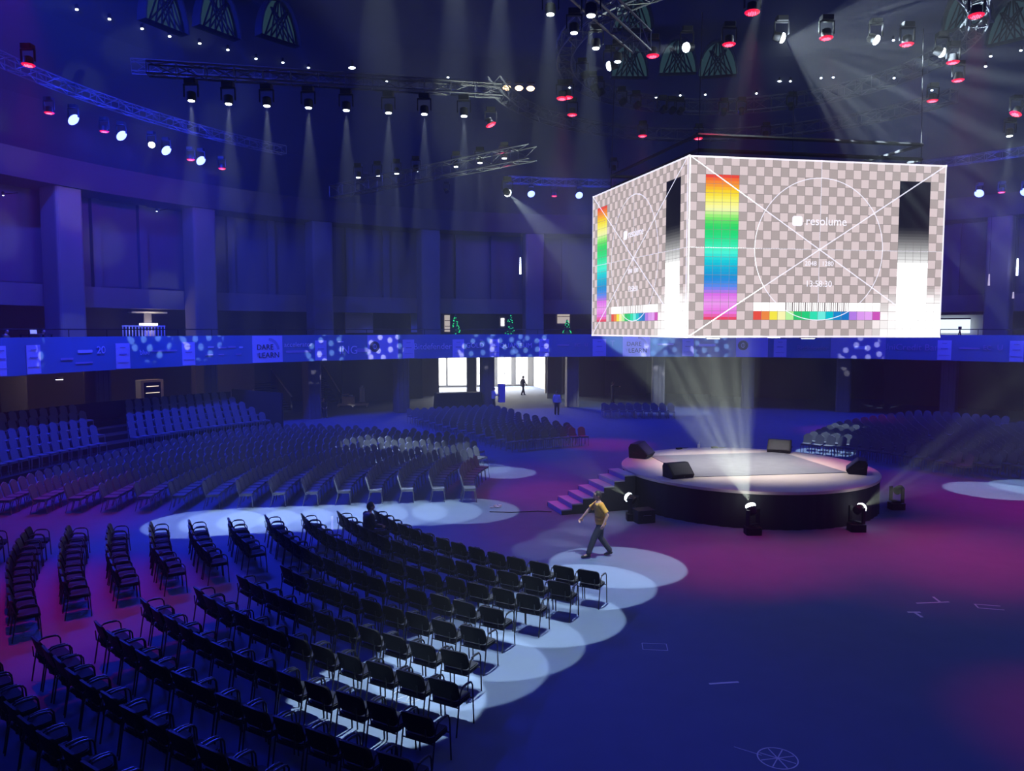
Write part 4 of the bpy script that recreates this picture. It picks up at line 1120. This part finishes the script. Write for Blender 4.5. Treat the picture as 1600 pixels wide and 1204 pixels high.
    bmesh.ops.delete(bm, geom=[v for v in bm.verts if v.co.z < -.02 and v.co.x > -.03 or (v.co.x > .062 and v.co.z < .065) or v.co.z < -.075], context='VERTS')
    bm.transform(Matrix.Translation(P['head']) @ Matrix.Rotation(yaw, 4, 'Z')); me = bpy.data.meshes.new('hair'); bm.to_mesh(me); bm.free(); me.materials.append(hair)
    me.polygons.foreach_set('use_smooth', [True]*len(me.polygons))
    link('hair', me, r)
    ey = MB()
    for s_ in (1, -1): ey.ball((.086, s_*.031, .010), .009, 8, 6, Matrix.Translation(P['head']) @ Matrix.Rotation(yaw, 4, 'Z'))
    ey.build('eyes', M_printd, r)
    return r
g = at_z(941, 870)
person((g.x-.05, g.y, 0), radians(186), 'stride', 1.78, 'person in a yellow T-shirt and dark trousers striding across the open floor', M_orange, M_trous, vox=.010, sleeves=False)
g = at_z(817, 617)
person((g.x, g.y, 0), radians(30), 'walk', 1.78, 'person in dark clothes walking before the bright open doorway', M_dark, M_dark, vox=.02)
g = at_z(771, 641)
pc = person((g.x, g.y, 0), radians(20), 'carry', 1.75, 'person in a pale top carrying a tall box past the doorway column', M_whitecl, M_dark, vox=.02)
bx = empty('carried_box', (g.x+.60, g.y+.16, 1.0), radians(20), label='tall mauve box held by the person near the doorway column', cat='box')
MB().rbox((0, 0, .28), (.42, .5, 1.35), .03).build('carton', M_purple, bx); MB().box((0, 0, .957), (.1, .5, .006)).box((-.212, 0, .3), (.006, .1, 1.2)).build('packing_tape', M_tape, bx)
g = at_z(870, 648)
person((g.x, g.y, 0), radians(80), 'stand', 1.72, 'person in a white shirt standing behind the seating near the doorway', M_whitecl, M_dark, vox=.02)
g = at_z(957, 629)
person((g.x, g.y, 0), radians(5), 'point', 1.72, 'person in dark clothes with one arm held out in the dim foyer', M_dark, M_dark, vox=.02)
# the person sitting in the front rows
c1 = [q for q in LOWER if q[0] == 1 and q[2] == 'aisle']
best = min(c1, key=lambda q: abs((proj((q[3].x, q[3].y, 1.2)) or (0, 0))[0]-572))
p = best[3]; rz = atan2(CC.y-p.y, CC.x-p.x)
person((p.x-.05*cos(rz), p.y-.05*sin(rz), .05), rz, 'sit', 1.78, 'person in dark clothes seated at the aisle end of the black armchairs', M_dark, M_dark, vox=.016)
for i, (px, py) in enumerate(((505, 652), )):
    g = at_z(px, py)
    person((g.x, g.y, 0), radians(-60), 'sit', 1.75, 'person in dark clothes seated beside the parapet column base', M_dark, M_dark, vox=.02)
    s_ = empty('stool', (g.x, g.y, 0), label='dark low stool under the person by the column', cat='stool'); MB().rbox((0, 0, .40), (.4, .4, .06), .05).build('seat', M_blackfab, s_)
    for a in range(4): MB().tube([(.13*cos(a*pi/2+.8), .13*sin(a*pi/2+.8), .38), (.19*cos(a*pi/2+.8), .19*sin(a*pi/2+.8), 0)], .015, 5).build('leg', M_blackmet, s_)
for i, (px, yaw_) in enumerate(((8, 20), (48, -30), (66, 10))):
    p = on_cyl(px, 500, 32.6); p.z = 4.35
    person(p, ang(p)+pi+radians(yaw_), 'stand' if i != 1 else 'sit', 1.7, ['person standing in the dark on the gallery, closest to the wall end', 'person at the glowing laptop on the gallery', 'person standing beside the laptop on the gallery'][i], M_dark, M_dark, vox=.02)
p = on_cyl(56, 503, 31.9); p.z = 4.35
t = empty('control_desk', p, ang(p), label='small dark desk on the gallery behind the parapet', cat='desk')
MB().rbox((0, 0, 1.42), (.6, 1.3, .05), .03).build('desk_top', M_blackfab, t)
for a, b in ((-.25, -.6), (.25, -.6), (-.25, .6), (.25, .6)): MB().box((a, b, .7), (.05, .05, 1.4)).build('leg', M_blackmet, t)
l_ = empty('laptop', (p.x, p.y, p.z+1.447), ang(p), label='open laptop with a glowing bluish screen on the gallery desk', cat='laptop')
MB().rbox((0, 0, .01), (.26, .38, .02), .02).build('keyboard_base', M_silver, l_)
MB().box((.16, 0, .14), (.012, .38, .26), Matrix.Rotation(.12, 4, 'Y')).build('lid', M_silver, l_); MB().box((.15, 0, .14), (.004, .35, .23), Matrix.Rotation(.12, 4, 'Y')).build('screen', mat('laptop_glow', (.1, .1, .2), .4, emit=(.25, .3, 1), es=1.3), l_)

# ------------------------------------------------------------------ foyer and gallery odds and ends
def on_floor(px, py): return at_z(px, py)
p = on_floor(716, 640); a = ang(p)
d_ = empty('draped_table', p, a, label='long table draped in black cloth before the open doorway', cat='table')
MB().rbox((0, 0, 1.28), (.9, 3.4, .05), .04).build('table_top', M_blackfab, d_)
dr = MB(); N_ = 90; vs = []
for k in range(N_):
    t_ = 2*pi*k/N_; x = .47*max(-1, min(1, 1.6*cos(t_))); y = 1.72*max(-1, min(1, 1.35*sin(t_))); f = 1+.025*sin(k*2.2)
    vs += [(x*f*1.04, y*f*1.02, .01), (x, y, 1.27)]
dr.add(vs, [(2*k, 2*((k+1) % N_), 2*((k+1) % N_)+1, 2*k+1) for k in range(N_)]); dr.build('cloth', M_blackfab, d_, True)
p = on_floor(566, 628)
k_ = empty('signage_stand', p, -.3, label='white upright stand beside the flat pallet in the foyer', cat='stand')
MB().rbox((0, 0, .62), (.28, .42, 1.16), .03).build('panel', M_white, k_); MB().rbox((0, 0, .02), (.5, .6, .04), .04).build('base', M_silver, k_); MB().ball((0, 0, 1.32), .1, 10, 8).tube([(0, 0, 1.18), (0, 0, 1.28)], .04, 8).build('dispenser_head', M_white, k_)
p = on_floor(552, 634)
k_ = empty('pallet', (p.x, p.y, 0), .15, label='pale flat pallet lying on the foyer floor', cat='pallet')
for y in (-.75, -.38, 0, .38, .75): MB().box((0, y, .13), (2.4, .26, .03)).build('board', M_wood, k_)
for x in (-1.1, 0, 1.1): MB().box((x, 0, .06), (.12, 1.7, .11)).build('bearer', M_wood, k_)
k_ = empty('cardboard_box', (p.x-.4, p.y+.1, .146), .1, label='open cardboard carton standing on the pallet', cat='box')
MB().rbox((0, 0, .3), (.95, .6, .6), .01).build('carton', M_card, k_); MB().box((-.2, .4, .66), (.5, .3, .012), Matrix.Rotation(.3, 4, 'X')).build('flap', M_card, k_); MB().ball((.2, 0, .66), .14, 8, 6, None, (1.2, 1, .6)).build('packing_paper', M_white, k_)
# twin staircases rising at the back of the foyer
for i, (px0, px1, R) in enumerate(((404, 455, 39.0), (497, 530, 41.5))):
    a = (ang(on_cyl(px0, 600, R))+ang(on_cyl(px1, 600, R)))/2
    wd = abs(ang(on_cyl(px0, 600, R))-ang(on_cyl(px1, 600, R)))*R
    k_ = empty('foyer_staircase', pol(R, a), a, label=['dark foyer staircase with pale handrail, nearer the riser end panel', 'dark foyer staircase with pale handrail, nearer the pallet'][i], cat='stairs')
    for j in range(12): MB().box((.28*j+.15, 0, .16*(j+1)-.03), (.3, wd, .06)).build('step', M_wall, k_)
    for y in (-wd/2, wd/2):
        m = MB(); m.add([(0, y-.06, 0), (3.4, y-.06, 0), (3.4, y-.06, 2.9), (0, y-.06, 1.0), (0, y+.06, 0), (3.4, y+.06, 0), (3.4, y+.06, 2.9), (0, y+.06, 1.0)], [(3,2,1,0),(4,5,6,7),(0,1,5,4),(1,2,6,5),(2,3,7,6),(3,0,4,7)])
        m.build('balustrade', M_wall, k_)
        MB().tube([(-.05, y, 1.03), (3.4, y, 2.95)], .07, 6).build('handrail', M_beige, k_)
# foyer lamps
for i, (px, py, R, w_, e) in enumerate([(114, 588, 35.5, 1.0, 60), (93, 600, 36.5, .35, 12), (290, 578, 36.5, .5, 22), (345, 574, 36, .22, 14), (224, 590, 37.0, .2, 14), (180, 603, 37.2, .2, 6), (890, 559, 35, .14, 14), (857, 560, 37, .12, 4), (1005, 565, 38, .1, 4)]):
    p = on_cyl(px, py, R); p.z = 3.9 if px != 93 else 3.3
    k_ = empty('ceiling_lamp', p, ang(p), label=f'small glowing lamp under the gallery, {ordn(i)} along from the wall end', cat='lamp', group='ceiling lamps under the gallery')
    MB().rbox((0, 0, .03), (.24, w_, .10), .04).build('housing', M_blackmet, k_)
    MB().rbox((0, 0, -.035), (.20, w_*.92, .03), .04).build('diffuser', M_warm if i not in (5, 6, 1) else M_cool, k_)
    point(p-Vector((0, 0, .2)), (1, .66, .36) if i not in (5, 6, 1) else (.8, .9, 1), e, .06, k_)
# lit vending rack
p = on_cyl(234, 612, 37.2); p.z = 0; a = ang(p)
k_ = empty('display_fridge', p, a, label='tall lit display fridge glowing in the foyer behind the riser', cat='fridge')
MB().rbox((0, 0, 1.45), (.6, 1.5, 2.9), .03).build('cabinet', M_beige, k_)
MB().box((-.31, 0, 1.5), (.02, 1.1, 2.5)).build('glass_door', M_lensoff, k_)
for j in range(6):
    MB().box((-.33, 0, .5+.4*j), (.02, .9-.1*(j % 2), .035)).build('shelf', mat('shelf_light', (1, .8, .6), .5, emit=(1, .8, .6), es=1.6), k_)
p = on_cyl(234, 500, 38.3)
k_ = empty('bar_counter', pol(38.5, ang(p), 4.35), ang(p), label='small bright bar with a lit canopy on the upper gallery', cat='bar')
MB().rbox((0, 0, 1.15), (.3, .7, .9), .04).build('counter', M_beige, k_); MB().rbox((0, 0, 2.75), (.5, 2.4, .10), .05).build('canopy', M_panel if 'M_panel' in globals() else M_white, k_)
MB().rbox((-.05, 0, 1.95), (.3, 1.1, .22), .04).build('light_box', mat('bar_light', (1, .95, .85), .5, emit=(1, .92, .8), es=3), k_); MB().box((.05, 0, 2.3), (.08, .5, .8)).build('back_shelf', M_wall, k_)
point(pol(37.9, ang(p), 6.6), (1, .85, .65), 40, .2, k_)
# balusters by the bar
bl_ = empty('pale_balustrade', pol(32.2, ang(on_cyl(222, 510, 32.2)), 4.35), label='row of pale slim balusters on the gallery before the bar', cat='railing'); Mi = Matrix.Translation(-Vector(bl_.location))
for px in range(192, 258, 5):
    q = on_cyl(px, 515, 32.2); link('baluster', MB().tube([(q.x, q.y, 4.35), (q.x, q.y, 6.2)], .03, 5).data('baluster', M_white), bl_, Mi)
link('rail', MB().tube([pol(32.2, ang(on_cyl(px, 515, 32.2)), 6.2) for px in (258, 235, 212, 191)], .035, 5).data('rail', M_white), bl_, Mi)
# green-lit fir trees on the gallery
for i, (px, py0, R) in enumerate([(712, 490, 33.5), (797, 490, 33.5), (886, 498, 33.5)]):
    p = on_cyl(px, 510, R); top = on_cyl(px, py0, R).z; H = top-4.9
    k_ = empty('fir_tree', (p.x, p.y, 4.35), label=['fir tree strung with green lights on the gallery, farthest from the LED cube', 'fir tree with green lights on the gallery, middle of the three', 'lowest fir tree with green lights, beside the LED cube'][i], cat='tree')
    MB().lathe([(.18, 0), (.24, .3), (.22, .34)], 10).build('pot', M_blackmet, k_); MB().tube([(0, 0, .3), (0, 0, .55+H)], [.04, .015], 6).build('trunk', M_card, k_)
    m = MB(); gl = MB()
    for j in range(130):
        t_ = random.random(); z = .55+H*t_; r_ = .52*(1-t_)+.06; a_ = random.uniform(0, 2*pi)
        e_ = Vector((r_*cos(a_), r_*sin(a_), z-.10)); m.tube([(0, 0, z), tuple(e_*.6+Vector((0, 0, z*.4))), tuple(e_)], [.03, .035, .008], 4)
        if j % 3 == 0: gl.ball(e_, .035, 6, 4)
    m.build('foliage', M_needle, k_); gl.build('string_light', M_greenl, k_)
    point(Vector((p.x, p.y, 5.3)) - Vector((.5*cos(ang(p)), .5*sin(ang(p)), 0)), (.03, 1, .25), 9, .1, k_)
# wall light strips and small signs on the upper wall
for i, (px, y0, y1, R) in enumerate([(813, 402, 428, 35.5), (1589, 404, 430, 35.5), (1545, 428, 446, 35.3), (1583, 456, 466, 35.3)]):
    a_ = on_cyl(px, y0, R); b_ = on_cyl(px, y1, R)
    k_ = empty('tube_lamp', b_, label=['slim white tube lamp hanging on the upper wall beside the LED cube', 'slim white tube lamp hanging far beyond the LED cube', 'dim pinkish tube lamp beyond the LED cube', 'stubby white lamp below the far tube lamp'][i], cat='lamp')
    MB().tube([(0, 0, 0), (0, 0, a_.z-b_.z)], [.07, .04], 7).build('tube', M_cool if i in (0, 1) else M_pane_dim, k_); MB().tube([(0, 0, a_.z-b_.z), (0, 0, 13.8-b_.z)], .012, 4).build('cable', M_blackmet, k_)
# slim vertical pipes catching light on the pillars
for i, (px, y0, y1) in enumerate([(5, 305, 420), (245, 330, 440), (453, 345, 430), (640, 358, 440), (813, 362, 400), (821, 362, 400)]):
    a_ = on_cyl(px, y0, 37.2); b_ = on_cyl(px, y1, 37.2); q = pol(37.2, ang(a_), 0)
    k_ = empty('wall_spot', (q.x, q.y, a_.z), label=f'slim white uplighter beam lamp on the upper wall, {ordn(i)} from the bleacher side', cat='lamp', group='slim lamps on the upper wall')
    MB().lathe([(.06, 0), (.09, .16), (.05, .2)], 8).build('housing', M_blackmet, k_); MB().lathe([(.05, 0), (.03, -.02)], 8).build('lens', M_cool, k_); MB().box((.45, 0, .1), (.9, .04, .04), None, ang(a_)).build('bracket', M_blackmet, k_)
    spot(Vector((q.x, q.y, a_.z-.04)), (q.x, q.y, 0), (.75, .85, 1), 300, 12, .5, .03, k_)
# stair flight climbing the upper gallery wall
# gallery guests beyond the cube
for i, (px, py) in enumerate([(1556, 520), (1583, 522)]):
    p = on_cyl(px, py, 32.4); p.z = 4.35
    person(p, ang(p)+pi, 'sit', 1.7, ['person in dark clothes seated on the gallery beyond the LED cube', 'second seated person on the gallery, farther from the LED cube'][i], M_dark, M_dark, vox=.02)
tp = on_cyl(1500, 512, 32.3)
k_ = empty('roof_wedge', (tp.x, tp.y, 4.35), ang(tp), label='dark peaked camera tripod on the gallery beside the white screen', cat='tripod')
for t_ in range(3): MB().tube([(0, 0, 1.65), (.4*cos(t_*2.1), .4*sin(t_*2.1), 0)], .03, 6).build('leg', M_blackmet, k_)
MB().rbox((0, 0, 1.78), (.3, .16, .18), .03).tube([(0, 0, 1.6), (0, 0, 1.7)], .04, 6).build('camera_body', M_blackmet, k_); k_.name = 'camera_tripod'

# ------------------------------------------------------------------ tape marks on the floor
def tape(px0, py0, px1, py1, label, w_=.05):
    a, b = at_z(px0, py0), at_z(px1, py1); d = (b-a); L = d.length
    o = MB().box((0, 0, .0015), (L, w_, .003)).build('floor_tape', M_tape, None, label=label, cat='tape'); o.location = ((a+b)/2); o.rotation_euler = (0, 0, atan2(d.y, d.x)); return o
tape(1108, 1068, 1154, 1065, 'single straight strip of pale tape on the open blue floor')
tape(1432, 942, 1483, 940, 'long pale tape strip of the arrow mark on the far blue floor')
tape(1458, 932, 1470, 941, 'short slanted tape strip meeting the long one')
tape(1418, 956, 1438, 956, 'short tape strip below the arrow mark', .06)
tape(1430, 957, 1441, 964, 'tiny slanted tape strip at the end of the short strip', .06)
tape(519, 806, 519, 828, 'tape strip on the lit aisle floor between armchair rows', .06)
def mark(name, mb, px, py, rz, label):
    o = mb.build(name, M_tape, None, label=label, cat='floor mark'); p = at_z(px, py); o.location = (p.x, p.y, 0); o.rotation_euler = (0, 0, rz); return o
def ringm(R, w_, n=40): m = MB(); m.arc(R-w_, R, 0.0005, .003, 0, 2*pi-.001, Vector((0, 0, 0)), n); return m
m = ringm(.28, .018); 
for j in range(4): m.box((0, 0, .002), (.5, .016, .003), None, j*pi/4)
m.box((-.32, .25, .002), (.4, .012, .003), None, -.8)
mark('chalk_circle', m, 1215, 1184, .2, 'chalk wheel drawn on the floor nearest the camera')
m = ringm(.26, .02); 
for j in range(4): m.box((.03*j, 0, .002), (.42, .018, .003), None, j*pi/4+.2)
mark('chalk_circle', m, 637, 1086, .5, 'white wheel mark on the lit floor beneath the armchairs')
m = MB()
for a, b, c_, d_ in ((0, -.15, .46, .014), (0, .15, .46, .014), (-.23, 0, .014, .3), (.23, 0, .014, .3)): m.box((a, b, .0015), (c_, d_, .003))
mark('chalk_square', m, 1023, 1010, -.1, 'faint square outline on the open blue floor')
m = MB()
for a, b, c_, d_ in ((0, -.12, .5, .03), (0, .12, .5, .03), (-.25, 0, .03, .27)): m.box((a, b, .0015), (c_, d_, .003))
mark('chalk_square', m, 1546, 948, -.25, 'open three-sided tape mark on the far blue floor')
p = at_z(774, 793); k_ = empty('crumpled_film', p, .3, label='crumpled scrap of clear film at the tip of the lit aisle', cat='litter')
m = MB()
for j in range(16): m.ball((random.uniform(-.22, .22), random.uniform(-.1, .1), random.uniform(.02, .07)), random.uniform(.02, .05), 5, 4, None, (1.4, 1, .6))
m.build('film', M_white, k_)
o = MB().tube([tuple(at_z(*q)+Vector((0, 0, .02))) for q in ((765, 800), (800, 801), (840, 799), (862, 800))], .015, 5).build('floor_cable', M_blackmet, None, label='dark cable lying on the floor from the steps to the aisle tip', cat='cable')
